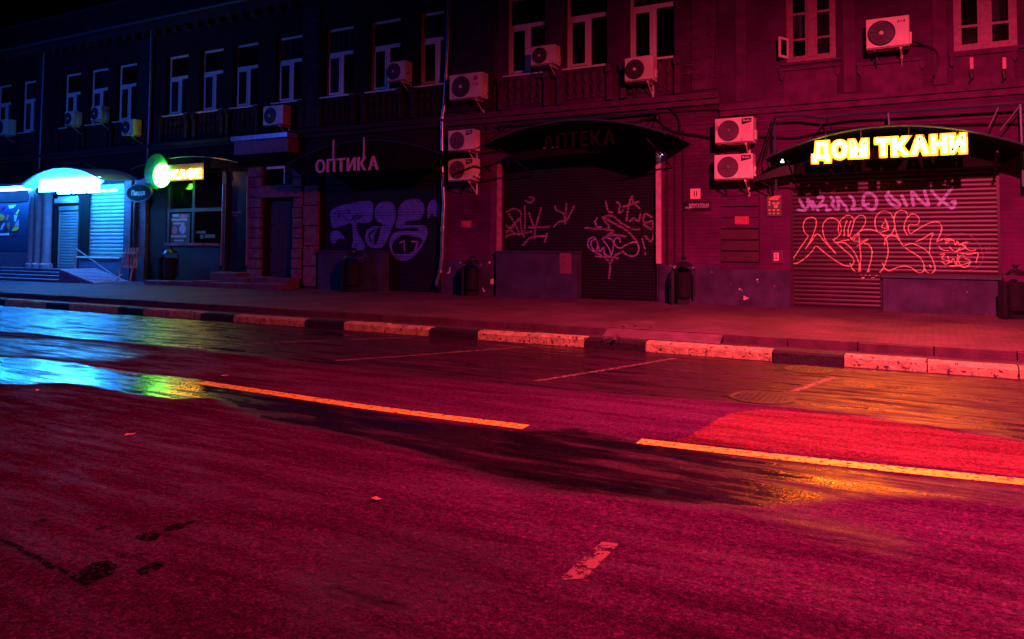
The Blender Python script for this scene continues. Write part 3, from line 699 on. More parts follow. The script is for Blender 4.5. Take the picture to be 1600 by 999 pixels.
def spline(pts, n=6):
    """smooth curve through the points (Catmull-Rom)"""
    P = [np.array(p, float) for p in pts]; P = [2 * P[0] - P[1]] + P + [2 * P[-1] - P[-2]]; out = []
    for i in range(1, len(P) - 2):
        for k in range(n):
            t = k / n; a, b, c, d = P[i - 1], P[i], P[i + 1], P[i + 2]
            out.append(tuple(0.5 * (2 * b + (c - a) * t + (2 * a - 5 * b + 4 * c - d) * t * t + (3 * b - a - 3 * c + d) * t ** 3)))
    out.append(tuple(P[-2])); return out
def cv(pts, ox, oy, s): return [(ox + x / s, oy + y / s) for x, y in pts]

# ---- house A (far left)
hA = bay_holes(WIN_A)
rDoor = RC(88, 296, 126, 417, D + 0.1); rDoor = (rDoor[0], rDoor[1], 0.72, rDoor[3])
rSh = RC(141, 289, 197, 401, D + 0.1)
rPost = RC(-14, 316, 46, 393, D + 0.05)
rPost = (rPost[0], rPost[1], rPost[2], rPost[3])
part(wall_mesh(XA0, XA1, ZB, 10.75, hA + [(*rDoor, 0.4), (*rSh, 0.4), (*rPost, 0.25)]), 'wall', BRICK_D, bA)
for p in WIN_A: pvc_window(bA, win_x(p), win_x(p) + WW)
frieze(bA, WIN_A, XA0 + 8, XA1 - 0.4, TRIM_D)
# ---- house B
rCafe = RC(262, 270, 388, 412, D + 0.05); rCafe = (rCafe[0], rCafe[1], 0.62, rCafe[3])
rOld = RC(413, 310, 459, 436, D + 0.1); rOld = (rOld[0], rOld[1], 0.62, rOld[3])
rTran = RC(419, 262, 447, 288, D + 0.05)
rOpt = RC(502, 258, 688, 455, D + 0.1); rOpt = (rOpt[0], rOpt[1], 0.36, rOpt[3])
part(wall_mesh(XA1 + 0.004, XB1, ZB, 10.75, bay_holes(WIN_B) + [(*rCafe, 0.3), (*rOld, 0.35), (*rTran, 0.2), (*rOpt, 0.3)]), 'wall', BRICK_D, bB)
for p in WIN_B: pvc_window(bB, win_x(p), win_x(p) + WW)
frieze(bB, WIN_B, XA1 + 0.5, XB1 - 0.5, TRIM_D)
# ---- house C
rApt = RC(787, 240, 1028, 468, D + 0.1); rApt = (rApt[0], rApt[1], 0.36, rApt[3])
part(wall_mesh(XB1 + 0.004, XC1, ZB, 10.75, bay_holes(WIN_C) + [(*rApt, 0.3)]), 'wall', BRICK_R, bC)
for p in WIN_C: pvc_window(bC, win_x(p), win_x(p) + WW)
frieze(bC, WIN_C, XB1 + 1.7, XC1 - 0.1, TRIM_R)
# ---- house D
rW1 = RC(1229, -60, 1307, 97, D + 0.12); rW2 = RC(1489, -60, 1588, 79, D + 0.12)
rNic = RC(1124, 306, 1187, 413, D)
rDom = RC(1236, 250, 1563, 484, D + 0.1); rDom = (rDom[0], rDom[1], 0.36, rDom[3])
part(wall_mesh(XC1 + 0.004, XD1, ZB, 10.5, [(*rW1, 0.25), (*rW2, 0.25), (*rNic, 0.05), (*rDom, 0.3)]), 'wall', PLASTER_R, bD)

for b_, x0, x1, m in ((bA, XA0, XA1, TRIM_D), (bB, XA1, XB1, TRIM_D), (bC, XB1, XC1, TRIM_R)):
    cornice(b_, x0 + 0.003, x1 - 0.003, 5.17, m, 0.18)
    part(MB().box(x0 + 0.003, x1 - 0.003, D - 0.35, D + 0.01, 9.62, 9.74).box(x0 + 0.003, x1 - 0.003, D - 0.22, D + 0.01, 9.42, 9.617), 'eaves_cornice', m, b_)
    x = max(x0 + 0.2, -36.0)
    while x < min(x1 - 0.2, -17.5):
        fix(link('corbel', _cor[m.name], b_, (x, D, 9.2)), b_); x += 0.55
    part(MB().box(x0, x1, D - 0.02, D + 6, 10.74, 10.86), 'roof', TRIM_D, b_)
part(MB().box(XC1 + 0.004, XD1, D - 0.02, D + 6, 10.49, 10.6), 'roof', TRIM_D, bD)
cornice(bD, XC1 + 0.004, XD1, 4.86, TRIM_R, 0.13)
for z in (4.55, 4.30):
    part(MB().box(XC1 + 0.02, XD1, D - 0.02, D + 0.01, z, z + 0.035), 'string_course', TRIM_R, bD)
for z in (4.78, 4.6):
    part(MB().box(XB1 + 0.2, XC1 - 0.1, D - 0.025, D + 0.01, z, z + 0.03), 'string_course', TRIM_R, bC)
GUT = mat('gutter_edge', (0.10, 0.12, 0.18), 0.4, metal=0.4)
for b_, x0, x1 in ((bA, XA0, XA1), (bB, XA1, XB1)):
    part(MB().tube([(x0 + 0.02, D - 0.40, 9.70), (x1 - 0.02, D - 0.40, 9.70)], 0.045), 'gutter', GUT, b_)
# pilasters
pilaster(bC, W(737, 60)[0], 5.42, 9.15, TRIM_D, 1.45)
pilaster(bC, XC1 - 0.35, 5.4, 9.15, TRIM_R, 0.6, 0.06)
for px in (68, 232): pilaster(bA, W(px + 6, 100)[0] - 0.3, 5.4, 9.15, TRIM_D, 0.6)
for px in (488,): pilaster(bB, W(px, 80)[0], 5.4, 9.15, TRIM_D, 0.7)
# relief panels of house D under and between its windows
def dpanel(px0, px1, y0, y1):
    x0, x1, z0, z1 = RC(px0, y0, px1, y1)
    part(MB().box(x0, x1, D - 0.045, D + 0.01, z0, z1).box(x0 - 0.08, x1 + 0.08, D - 0.10, D + 0.01, z1 + 0.003, z1 + 0.07), 'apron_panel', TRIM_R, bD)
    for xx in (x0 - 0.02, x1 + 0.02):
        part(MB().prism([(xx - 0.05, z1), (xx + 0.05, z1), (xx + 0.05, z1 - 0.12), (xx, z1 - 0.2), (xx - 0.05, z1 - 0.14)], D - 0.09, D - 0.046), 'console', TRIM_R, bD)
dpanel(1224, 1308, 109, 163); dpanel(1346, 1440, 100, 156); dpanel(1490, 1584, 86, 148)
for px in (1158, 1327, 1468):
    x = W(px, 60)[0]; part(MB().box(x - 0.12, x + 0.12, D - 0.03, D + 0.01, 5.05, 9.6), 'pilaster', TRIM_R, bD)

# old casement windows of house D
def old_window(rect, open_sash):
    x0, x1, z0, z1 = rect; y0, y1 = D + 0.06, D + 0.13; w = x1 - x0; f = MB(); xm = (x0 + x1) / 2
    f.box(x0, x0 + 0.09, y0, y1, z0, z1).box(x1 - 0.09, x1, y0, y1, z0, z1).box(x0 + 0.09, x1 - 0.09, y0, y1, z0, z0 + 0.1)
    f.box(xm - 0.075, xm + 0.075, y0 - 0.02, y1, z0 + 0.1, z1); f.box(x0 + 0.09, x1 - 0.09, y0, y1, z1 - 0.09, z1)
    fr = part(f, 'window', WOODF, bD); bars = [z0 + 0.52, z0 + 1.10]
    for a, b in ((x0 + 0.09, xm - 0.075), (xm + 0.075, x1 - 0.09)):
        s = MB().box(a, a + 0.05, y0 + 0.01, y1 - 0.01, z0 + 0.1, z1 - 0.09).box(b - 0.05, b, y0 + 0.01, y1 - 0.01, z0 + 0.1, z1 - 0.09)
        for zb_ in bars: s.box(a + 0.05, b - 0.05, y0 + 0.01, y1 - 0.01, zb_ - 0.025, zb_ + 0.025)
        s.box(a + 0.05, b - 0.05, y0 + 0.01, y1 - 0.01, z0 + 0.1, z0 + 0.15)
        s.build('sash', WOODF, fr)
        lv = [z0 + 0.12] + bars + [z1 - 0.09]
        for k, (c, d) in enumerate(zip(lv, lv[1:])):
            if open_sash and a == x0 + 0.09 and k == 0: continue
            MB().box(a + 0.05, b - 0.05, y0 + 0.035, y0 + 0.041, c + 0.02, d - 0.02).build('pane', rgl.choice(GLASSES), fr)
    if open_sash:                                  # small ventilation sash swung out to the street
        ang = radians(62); L_ = xm - 0.075 - x0 - 0.14; hx, hy = x0 + 0.02, y0 - 0.03
        dx, dy = -cos(ang) * L_, -sin(ang) * L_
        def P_(t, z, off=0.0): return (hx + dx * t + off * sin(ang), hy + dy * t - off * cos(ang), z)
        s = MB(); za, zb_ = z0 + 0.1, z0 + 0.56
        for t0, t1, c, d in ((0, 0.13, za, zb_), (0.87, 1, za, zb_), (0.13, 0.87, za, za + 0.055), (0.13, 0.87, zb_ - 0.055, zb_)):
            i = len(s.v); s.v += [P_(t0, c), P_(t1, c), P_(t1, c, 0.035), P_(t0, c, 0.035), P_(t0, d), P_(t1, d), P_(t1, d, 0.035), P_(t0, d, 0.035)]
            s.f += [tuple(i + k for k in q) for q in ((0, 1, 5, 4), (1, 2, 6, 5), (2, 3, 7, 6), (3, 0, 4, 7), (4, 5, 6, 7), (3, 2, 1, 0))]
        s.build('open_sash', PVC, fr)
        g = MB(); g.quad(P_(0.13, za + 0.055, 0.017), P_(0.87, za + 0.055, 0.017), P_(0.87, zb_ - 0.055, 0.017), P_(0.13, zb_ - 0.055, 0.017)); g.build('pane', GLASS, fr)
    MB().box(x0 - 0.1, x1 + 0.1, D - 0.08, D + 0.055, z0 - 0.06, z0 - 0.005).build('sill', TRIM_R, fr)
old_window(rW1, True); old_window(rW2, False)
for px in (1230.5, 1265, 1304):                    # lighter inner beading catches the lamp
    pass

# ground-floor bits of house D and C
part(MB().box(rDom[0] + 0, rDom[1], D - 0.03, D + 0.02, rDom[3], rDom[3] + 0.1), 'lintel', TRIM_R, bD)
zsplit = W(1470, 432, D)[1]; xdoor = W(1379.5, 460, D)[0]
Q = part(MB().box(xdoor, rDom[1] + 0.0, D - 0.02, D + 0.29, 0.33, zsplit - 0.05), 'low_wall', PLINTH, bD)
part(MB().box(xdoor - 0.02, rDom[1], D - 0.06, D + 0.2, zsplit - 0.047, zsplit), 'low_wall_cap', TEAL, bD)
part(MB().box(rDom[1] + 0.002, XD1, D - 0.05, D + 0.01, 0.33, zsplit - 0.06), 'plinth', PLINTH, bD)
part(MB().box(XC1 + 0.002, rDom[0] - 0.02, D - 0.05, D + 0.01, 0.33, W(1180, 422, D)[1]), 'plinth', PLINTH, bD)
xa1 = rApt[1]
part(MB().box(xa1 + 0.06, XC1, D - 0.05, D + 0.01, 0.33, W(1080, 415, D)[1]), 'plinth', PLINTH, bC)
part(MB().box(XB1 + 0.004, rApt[0] - 0.1, D - 0.05, D + 0.01, 0.33, W(735, 408, D)[1]), 'plinth', PLINTH, bC)
for x in (xa1 + 0.002, ):
    part(MB().box(x, x + 0.12, D - 0.06, D + 0.01, 1.30, rApt[3]), 'door_jamb', mat('pale_jamb', (0.5, 0.3, 0.32), 0.7, bump=0.3), bC)
part(MB().box(rApt[0] - 0.13, rApt[0] - 0.002, D - 0.06, D + 0.01, 1.45, rApt[3] - 0.15), 'door_jamb', mat('jamb_red', (0.36, 0.12, 0.18), 0.8, var=0.4, bump=0.4), bC)
part(MB().box(rApt[0] - 0.36, rApt[0] - 0.135, D - 0.03, D + 0.01, 0.36, rApt[3] - 0.15), 'door_surround', TRIM_R, bC)
# bricked-up window niche of house D: five courses of panels
x0, x1, z0, z1 = rNic
nb = MB(); part(MB().box(x0, x1, D + 0.045, D + 0.06, z0, z1), 'niche_back', PLASTER_R, bD)
lv = [1.36 + (z1 - 1.36) * k / 6 for k in range(7)]
DK = mat('niche_dark', (0.048, 0.012, 0.03), 0.8, var=0.2)
for k in range(6):
    part(MB().box(x0 + 0.02, x1 - 0.02, D - 0.012, D + 0.04, lv[k] + 0.018, lv[k + 1] - 0.018), 'niche_panel', DK if k < 3 else PLASTER_R, bD)
for px in (1031, 1043, 1056):                      # thin service pipes on the pier
    x = W(px + 12, 330)[0]; part(MB().box(x - 0.02, x + 0.02, D - 0.04, D + 0.01, 1.2, 4.5), 'service_pipe', TRIM_D, bC)

# shutters
shDom = shutter(bD, (rDom[0], rDom[1], zsplit, rDom[3]), D + 0.1, 0.092, SHUT_R)
shDoor = shutter(bD, (rDom[0], xdoor, 0.37, zsplit - 0.002), D + 0.1, 0.092, SHUT_R, box=False)
shApt = shutter(bC, (rApt[0], rApt[1], 0.37, rApt[3]), D + 0.14, 0.075, SHUT_D, joined=True)
shOpt = shutter(bB, (rOpt[0], rOpt[1], 0.37, rOpt[3]), D + 0.14, 0.075, SHUT_D, joined=True)
shA = shutter(bA, rSh, D + 0.1, 0.14, SHUT_W, amp=2.6)
shA2 = shutter(bA, (rDoor[0] + 0.12, rDoor[1] - 0.12, rDoor[2], W(107, 322, D)[1]), D + 0.16, 0.11, SHUT_W, amp=2.0)

# graffiti, fabric shop shutter
s4 = lambda p: spline(cv(p, 1230, 300, 7.135)); s5 = lambda p: spline(cv(p, 1380, 290, 6.658))
red = []
for p in ([(235, 490), (195, 450), (180, 380), (205, 310), (265, 285), (315, 300), (325, 360), (300, 450), (260, 545), (205, 635)],
          [(205, 635), (270, 550), (340, 470), (430, 570), (545, 690)], [(545, 690), (440, 560), (400, 450), (400, 370), (440, 310), (500, 292), (560, 315), (595, 370), (600, 440), (570, 500), (515, 535)],
          [(235, 500), (150, 620), (75, 740), (70, 790), (110, 795), (200, 740), (280, 660), (325, 605), (420, 680), (560, 780), (640, 820), (700, 830)],
          [(575, 460), (570, 400), (590, 330), (650, 270), (700, 265), (740, 300), (745, 340), (715, 440), (700, 490), (720, 535)],
          [(745, 330), (780, 280), (830, 262), (870, 290), (870, 350), (820, 430), (740, 500), (720, 535)],
          [(635, 490), (640, 400), (665, 325)], [(680, 500), (680, 420), (710, 325)],
          [(515, 535), (545, 565), (620, 545), (690, 535)], [(545, 565), (640, 570), (740, 660), (800, 790), (800, 880), (780, 905), (730, 860), (700, 800)],
          [(545, 565), (640, 650), (720, 720), (745, 780), (720, 820)],
          [(780, 605), (900, 530), (830, 550), (740, 545), (790, 480), (800, 475), (810, 600), (820, 720), (815, 850), (830, 940), (850, 960), (890, 900), (930, 780), (945, 660), (910, 590), (860, 575)],
          [(740, 500), (830, 430), (920, 420), (1000, 440), (1060, 480), (1110, 550), (1125, 680), (1100, 780), (1075, 840)],
          [(910, 870), (920, 930), (960, 955), (1010, 920), (1075, 840), (1060, 790)],
          [(1005, 440), (980, 370), (985, 290), (1030, 230), (1090, 213), (1150, 240), (1190, 310), (1195, 400), (1160, 470), (1100, 490), (1040, 465)],
          [(1050, 450), (1130, 410), (1090, 300), (1115, 400), (1055, 395), (1080, 340)], [(1085, 590), (1095, 530), (1150, 490), (1213, 490)]):
    red.append((s4(p), 0.018))
for p in ([(20, 560), (50, 530), (90, 518), (130, 530), (180, 585), (210, 630)], [(5, 855), (60, 888), (130, 860), (210, 838), (290, 855), (370, 908), (420, 890), (425, 850), (415, 800), (370, 740), (230, 650)],
          [(200, 635), (290, 605), (370, 630), (470, 695), (520, 790), (540, 870), (500, 915), (455, 900), (420, 850)],
          [(250, 515), (220, 460), (225, 390), (250, 330), (240, 280), (190, 260), (140, 280), (115, 340), (120, 420), (140, 500), (170, 560)],
          [(250, 340), (290, 300), (340, 305), (375, 350), (365, 400), (320, 410), (275, 405), (262, 450), (285, 500), (350, 460), (450, 405), (530, 380), (580, 385), (605, 430), (600, 490), (555, 585)],
          [(340, 585), (420, 550), (515, 495), (495, 560), (485, 640), (480, 700)], [(480, 825), (500, 850)], [(555, 585), (620, 560)],
          [(640, 560), (700, 555), (660, 600), (650, 575), (730, 570), (750, 620), (770, 580), (790, 620), (830, 600), (890, 585)], [(575, 625), (620, 670), (720, 680), (690, 640), (750, 690), (800, 650), (760, 690), (860, 640), (820, 620), (900, 680), (960, 670)],
          [(590, 720), (640, 715), (610, 760), (690, 790), (650, 820), (610, 790)], [(670, 740), (700, 800), (730, 760), (760, 830), (775, 720)], [(850, 735), (800, 730), (785, 790), (830, 850), (890, 830), (900, 780), (850, 760)], [(800, 705), (900, 715), (985, 705), (965, 800)], [(690, 840), (800, 830), (910, 800)]):
    red.append((s5(p), 0.018))
thin = [(s5([(600, 560), (700, 515), (820, 500), (920, 530), (1000, 620), (1035, 720), (1020, 810), (940, 870), (800, 890)]), 0.016)]
for p in ([(1065, 640), (1082, 690)], [(1100, 630), (1115, 690)], [(1140, 640), (1143, 655)], [(585, 850), (660, 850)]): thin.append((cv(p, 1380, 290, 6.658), 0.014))
lil = []
for p in ([(120, 200), (200, 205), (170, 150), (140, 90)], [(200, 200), (235, 160), (230, 80), (290, 190), (270, 100), (345, 205)], [(345, 60), (400, 60), (390, 110), (350, 160), (430, 150), (440, 205), (480, 200)],
          [(490, 60), (520, 100), (500, 140), (540, 190), (575, 180), (560, 60), (600, 110), (650, 160), (670, 210)], [(700, 45), (740, 90), (745, 150), (720, 190), (820, 185)], [(905, 135), (850, 140), (860, 40), (920, 15), (990, 70), (990, 160), (940, 200), (850, 150)]):
    lil.append((s4(p), 0.06))
for p in ([(55, 70), (35, 120), (80, 190), (150, 225), (170, 190), (110, 140), (60, 90)], [(195, 110), (245, 210)], [(315, 210), (300, 70), (380, 150), (470, 210), (430, 60)], [(575, 205), (650, 110), (720, 20)], [(505, 60), (570, 130), (650, 190), (720, 235), (750, 170), (720, 170)]):
    lil.append((s5(p), 0.062))
spray(shDom, [(GRAF_L, lil, 0.002), (GRAF_R, red, 0.0035), (GRAF_P, thin, 0.003)])
# graffiti, pharmacy shutter
s6 = lambda p: spline(cv(p, 780, 290, 5.877))
dull = [(s6(p), 0.05) for p in ([(60, 250), (130, 215), (195, 240), (195, 300), (110, 380), (55, 440), (130, 380), (190, 300), (205, 400), (230, 470)], [(50, 350), (120, 420), (180, 450), (230, 440)], [(90, 260), (150, 360), (190, 440)], [(50, 490), (90, 455), (200, 440), (300, 425)],
        [(235, 190), (240, 330), (235, 430)], [(275, 250), (330, 380), (385, 210), (340, 370), (325, 490)], [(270, 385), (460, 380)], [(220, 550), (290, 480), (400, 465), (440, 470)], [(420, 520), (440, 440)], [(515, 190), (530, 230), (590, 260), (610, 340)], [(620, 170), (610, 280), (605, 350)], [(500, 380), (560, 330), (620, 320), (690, 190)], [(245, 140), (290, 160), (325, 120), (280, 110)])]
dull += [(s6(p), 0.05) for p in ([(790, 390), (900, 400), (1010, 390), (960, 300), (1040, 280), (1130, 350), (1230, 400), (1290, 400)], [(950, 290), (1060, 350), (1180, 420), (1260, 510), (1280, 560)], [(990, 460), (1050, 420), (960, 400)], [(980, 150), (1000, 230), (1040, 250)], [(1080, 150), (1110, 180), (1100, 250), (1140, 230)], [(1170, 320), (1190, 190), (1220, 100), (1230, 150), (1290, 210)], [(1130, 200), (1280, 150)], [(1200, 330), (1240, 300), (1280, 330), (1300, 260)], [(1400, 290), (1340, 260), (1330, 340), (1410, 330), (1400, 400), (1330, 360)], [(1340, 465), (1400, 510), (1440, 380)], [(890, 650), (1000, 655), (1090, 670)], [(980, 670), (1020, 720), (1010, 850)], [(1020, 720), (1060, 650), (1130, 610)], [(1000, 460), (1080, 455), (1160, 470)])]
vio = [(s6(p), 0.032) for p in ([(940, 640), (860, 600), (815, 550), (830, 490), (880, 480), (905, 540), (890, 610), (850, 560), (850, 510), (880, 500)], [(915, 560), (925, 610), (960, 570), (970, 630), (1030, 640), (1050, 520), (1000, 480), (950, 490), (1000, 560), (1030, 630)], [(1115, 520), (1100, 480), (1065, 490), (1060, 540), (1110, 575), (1180, 540), (1250, 520), (1285, 570), (1260, 640), (1190, 645), (1140, 610)], [(1315, 490), (1340, 580)], [(1343, 622), (1346, 632)], [(880, 330), (900, 380), (940, 385)], [(900, 300), (880, 340)])]
spray(shApt, [(GRAF_P, dull, 0.002), (GRAF_V, vio, 0.0035)])
# graffiti, opticians shutter: fat outlined letters
s8 = lambda p: spline(cv(p, 500, 300, 7.99))
fills = [(s8(p + p[:1]), 'fill') for p in (
    [(165, 210), (300, 160), (480, 125), (620, 115), (662, 150), (665, 280), (640, 370), (560, 390), (480, 385), (460, 420), (480, 520), (545, 620), (550, 715), (410, 715), (415, 600), (400, 410), (330, 405), (240, 440), (160, 445), (135, 340), (130, 260)],
    [(130, 560), (150, 500), (220, 485), (280, 530), (310, 585), (240, 590), (180, 650), (140, 620)],
    [(690, 310), (690, 220), (740, 140), (830, 120), (910, 140), (945, 220), (945, 340), (900, 460), (840, 600), (780, 690), (690, 705), (610, 670), (570, 580), (600, 470), (690, 425), (750, 440), (790, 410), (720, 370)],
    [(975, 320), (985, 210), (1050, 120), (1160, 85), (1260, 110), (1305, 190), (1290, 290), (1230, 350), (1080, 370), (1070, 410), (1220, 415), (1320, 430), (1345, 500), (1320, 600), (1250, 720), (1130, 840), (1000, 855), (920, 800), (870, 690), (885, 570), (960, 500), (1100, 490), (1220, 490), (1200, 450), (960, 455)],
    [(1345, 345), (1345, 200), (1380, 120), (1440, 100), (1485, 180), (1490, 300), (1440, 310), (1400, 285)])]
cuts = [(s8([(670, 640), (680, 540), (720, 460), (760, 450), (740, 560), (700, 660), (670, 640)]), 'cut')]
inner = [(s8([(940, 600), (1040, 540), (1200, 565), (1280, 600), (1200, 720), (1090, 770), (940, 770), (900, 690), (940, 600)]), 'cut'), (s8([(640, 620), (620, 540), (680, 480)]), -0.06)]
blk = [(s8(p), 0.028) for p in ([(190, 270), (240, 230), (230, 330), (270, 240), (310, 260), (280, 290)], [(330, 230), (380, 225), (340, 280), (390, 240)], [(300, 320), (380, 360), (440, 290), (400, 350), (480, 280), (430, 370), (510, 290), (490, 340), (530, 300)], [(545, 340), (550, 370)], [(430, 690), (460, 660), (490, 690)])]
spray(shOpt, [(GRAF_W, fills + cuts + inner, 0.002), (GRAF_K, blk, 0.004)])
spray(shOpt, [(GRAF_V, [(s8([(930, 780), (890, 690), (900, 600), (960, 530), (1100, 520), (1220, 530), (1290, 570)]), 0.02), (s8([(1000, 640), (1050, 620), (1060, 740)]), 0.04), (s8([(1150, 620), (1220, 630), (1190, 720)]), 0.05), (s8([(590, 480), (575, 580), (610, 660)]), 0.02)], 0.004)])

# low cabinets in front of the shutters
x0, x1, z0, z1 = RC(497, 392, 596, 452, D - 0.25); part(MB().box(x0, x1, D - 0.25, D + 0.10, 0.33, z1 - 0.04).box(x0 - 0.03, x1 + 0.03, D - 0.28, D + 0.11, z1 - 0.037, z1), 'low_wall', PANELG, bB)
x0, x1, z0, z1 = RC(775, 393, 901, 465, D - 0.2); part(MB().box(x0, x1, D - 0.2, D + 0.10, 0.33, z1 - 0.04).box(x0 - 0.03, x1 + 0.03, D - 0.23, D + 0.11, z1 - 0.037, z1), 'low_wall', PANELG, bC)
a0, a1, b0, b1 = RC(875, 395, 893, 428, D - 0.2); part(MB().box(a0, a1, D - 0.23, D - 0.195, b0, b1), 'meter_box', mat('pale_box', (0.14, 0.06, 0.10), 0.6), bC)

# ---- old doorway of house B, stone blocks
part(MB().box(rOld[0] + 0.02, rOld[1] - 0.02, D + 0.22, D + 0.28, rOld[2], rOld[3]), 'door', DOORD, bB)
dr = [c for c in bB.children if c.name.startswith('door')][-1]
for k in range(2):
    for j in range(3):
        w_ = (rOld[1] - rOld[0] - 0.04) / 2; xa = rOld[0] + 0.02 + k * w_ + 0.1; za = rOld[2] + 0.2 + j * 0.78
        MB().box(xa, xa + w_ - 0.2, D + 0.195, D + 0.225, za, za + 0.62).build('door_panel', DOORD, dr, bevel=0.012)
rs = random.Random(11)
def block_column(px0, px1, ytop, ybot, n_):
    x0, x1, z0, z1 = RC(px0, ytop, px1, ybot); h = (z1 - z0) / n_
    for k in range(n_):
        e = rs.uniform(-0.015, 0.015)
        part(MB().box(x0 + e, x1 - 0.01, D - 0.10 + rs.uniform(-0.015, 0.02), D + 0.01, z0 + k * h + 0.012, z0 + (k + 1) * h - 0.012), 'stone_block', STONE, bB, bevel=0.015)
block_column(390, 411, 262, 436, 11); block_column(460, 474, 262, 436, 11); block_column(477, 499, 290, 448, 5)
x0, x1, z0, z1 = RC(411, 290, 461, 309); part(MB().box(x0, x1, D - 0.09, D + 0.01, z0, z1), 'stone_lintel', STONE, bB, bevel=0.015)
part(MB().box(rTran[0], rTran[1], D + 0.10, D + 0.12, rTran[2], rTran[3]), 'transom_window', GLASS, bB)
x0, x1, z0, z1 = rTran; TR = part(MB().box(x0, x1, D - 0.02, D + 0.1, z1 - 0.05, z1 + 0.03).box(x1 - 0.05, x1, D, D + 0.1, z0, z1 - 0.053), 'transom_frame', PVC, bB)
# ledge with a sign board above the doorway
x0, x1, z0, z1 = RC(366, 218, 450, 240, D - 0.45)
lg = empty('entrance_canopy', 'flat pink sign board under a pale metal ledge above the old door', 'canopy', loc=((x0 + x1) / 2, D, z0))
part(MB().box(x0, x1, D - 0.45, D - 0.002, z0, z1), 'sign_board', mat('pink_board', (0.20, 0.08, 0.14), 0.6, var=0.3), lg)
part(MB().box(x0 - 0.05, x1 + 0.05, D - 0.55, D - 0.002, z1 + 0.004, z1 + 0.14), 'ledge', mat('ledge_metal', (0.45, 0.45, 0.5), 0.35, metal=0.4), lg)
part(MB().box(x0, x1, D - 0.5, D - 0.002, z0 - 0.18, z0 - 0.004), 'soffit', BLKM, lg)
# broken steps
x0 = W(272, 440)[0]; x1 = W(480, 440)[0]
mbs = empty('doorway_steps', 'long low crumbling stone step in front of the old door', 'steps', loc=((x0 + x1) / 2, D - 0.6, 0.36))
xx = x0
while xx < x1:
    L_ = rs.uniform(0.7, 1.3); dy = rs.uniform(-0.06, 0.06)
    part(MB().box(xx, min(xx + L_, x1) - 0.015, D - 1.15 + dy, D - 0.62, 0.33, 0.53 + rs.uniform(-0.03, 0.03)), 'step_stone', CONC, mbs, bevel=0.025)
    if xx > x0 + 2.5 and xx < x1 - 0.4:
        part(MB().box(xx + 0.05, min(xx + L_, x1) - 0.02, D - 0.615 + dy * 0.3, D - 0.10, 0.33, 0.70 + rs.uniform(-0.03, 0.03)), 'step_stone', CONC, mbs, bevel=0.025)
    xx += L_
x0, x1 = W(350, 425)[0], W(392, 425)[0]
part(MB().box(x0, x1, D - 0.58, D - 0.06, 0.33, 0.82), 'plinth_lump', CONC, mbs, bevel=0.06)

# ---- cafe front
FR = mat('cafe_frame', (0.018, 0.028, 0.035), 0.5, var=0.2)
x0, x1, z0, z1 = rCafe; xw = W(349, 340)[0]; zl = W(310, 384)[1]; zt = W(310, 328)[1]; xm_ = W(301, 330)[0]
f = MB().box(x0, x0 + 0.12, D + 0.02, D + 0.14, zl, z1).box(xm_ - 0.06, xm_ + 0.06, D + 0.02, D + 0.14, zl, z1).box(xw - 0.1, xw + 0.1, D + 0.0, D + 0.14, z0, z1)
f.box(x0 + 0.12, xm_ - 0.06, D + 0.02, D + 0.13, zt - 0.06, zt + 0.06).box(xm_ + 0.06, xw - 0.1, D + 0.02, D + 0.13, zt - 0.06, zt + 0.06)
cf = part(f, 'shop_window', FR, bB)
for q in ((x0 + 0.12, xm_ - 0.06, zt + 0.06, z1), (xm_ + 0.06, xw - 0.1, zt + 0.06, z1), (x0 + 0.12, xm_ - 0.06, zl, zt - 0.06), (xm_ + 0.06, xw - 0.1, zl, zt - 0.06)):
    MB().box(q[0], q[1], D + 0.09, D + 0.1, q[2], q[3]).build('pane', GLASS, cf)
part(MB().box(x0, xw - 0.11, D - 0.03, D + 0.2, 0.36, zl - 0.004), 'stall_riser', mat('riser_navy', (0.014, 0.016, 0.032), 0.7, bump=0.2), bB)
part(MB().box(x0, xw - 0.11, D - 0.08, D + 0.08, zl - 0.002, zl + 0.09), 'window_ledge', STONE, bB)
part(MB().box(xw + 0.1, x1 - 0.02, D + 0.12, D + 0.2, z0, z1), 'cafe_door', mat('cafe_door', (0.012, 0.011, 0.016), 0.35), bB)
DKB = mat('riser_plate', (0.01, 0.01, 0.014), 0.5)
# posters in the cafe window (flat print)
PB = mat('poster_dark', (0.03, 0.04, 0.05), 0.5); PR = mat('poster_red', (0.5, 0.06, 0.16), 0.5); PT = mat('poster_text', (0.45, 0.25, 0.32), 0.5); PV = mat('poster_violet', (0.28, 0.22, 0.55), 0.5)
q = RC(265, 334, 297, 381, D + 0.08)
po = part(MB().box(q[0], q[1], D + 0.072, D + 0.078, q[2], q[3]), 'poster', PB, bB)
def bar(px0, y0, px1, y1, m, nm='print', yy=D + 0.066, par=None):
    r = RC(px0, y0, px1, y1, yy); MB().box(r[0], r[1], yy - 0.002, yy + 0.003, r[2], r[3]).build(nm, m, par)
bar(270, 335, 279, 339, PT, par=po); bar(281, 335.5, 293, 341, PR, par=po); bar(268, 342, 292, 345, PT, par=po); bar(271, 348, 288, 351, PT, par=po)
bar(267, 368, 291, 371, PT, par=po); bar(272, 375, 287, 377, PT, par=po)
for px, py, r_, m in ((273, 360, 0.14, PR), (285.5, 358, 0.17, PV)):
    x, z = W(px, py, D + 0.066); MB().lathe([(r_, 0), (r_, 0.004)], (x, D + 0.063, z), 'y', 14).build('print', m, po)
n2 = part(MB().box(*[RC(303, 356, 340, 376, D + 0.08)[i] for i in (0, 1)], D + 0.076, D + 0.08, *[RC(303, 356, 340, 376, D + 0.08)[i] for i in (2, 3)]), 'window_notice', GLASS, bB)
GY = mat('notice_grey', (0.10, 0.11, 0.16), 0.5)
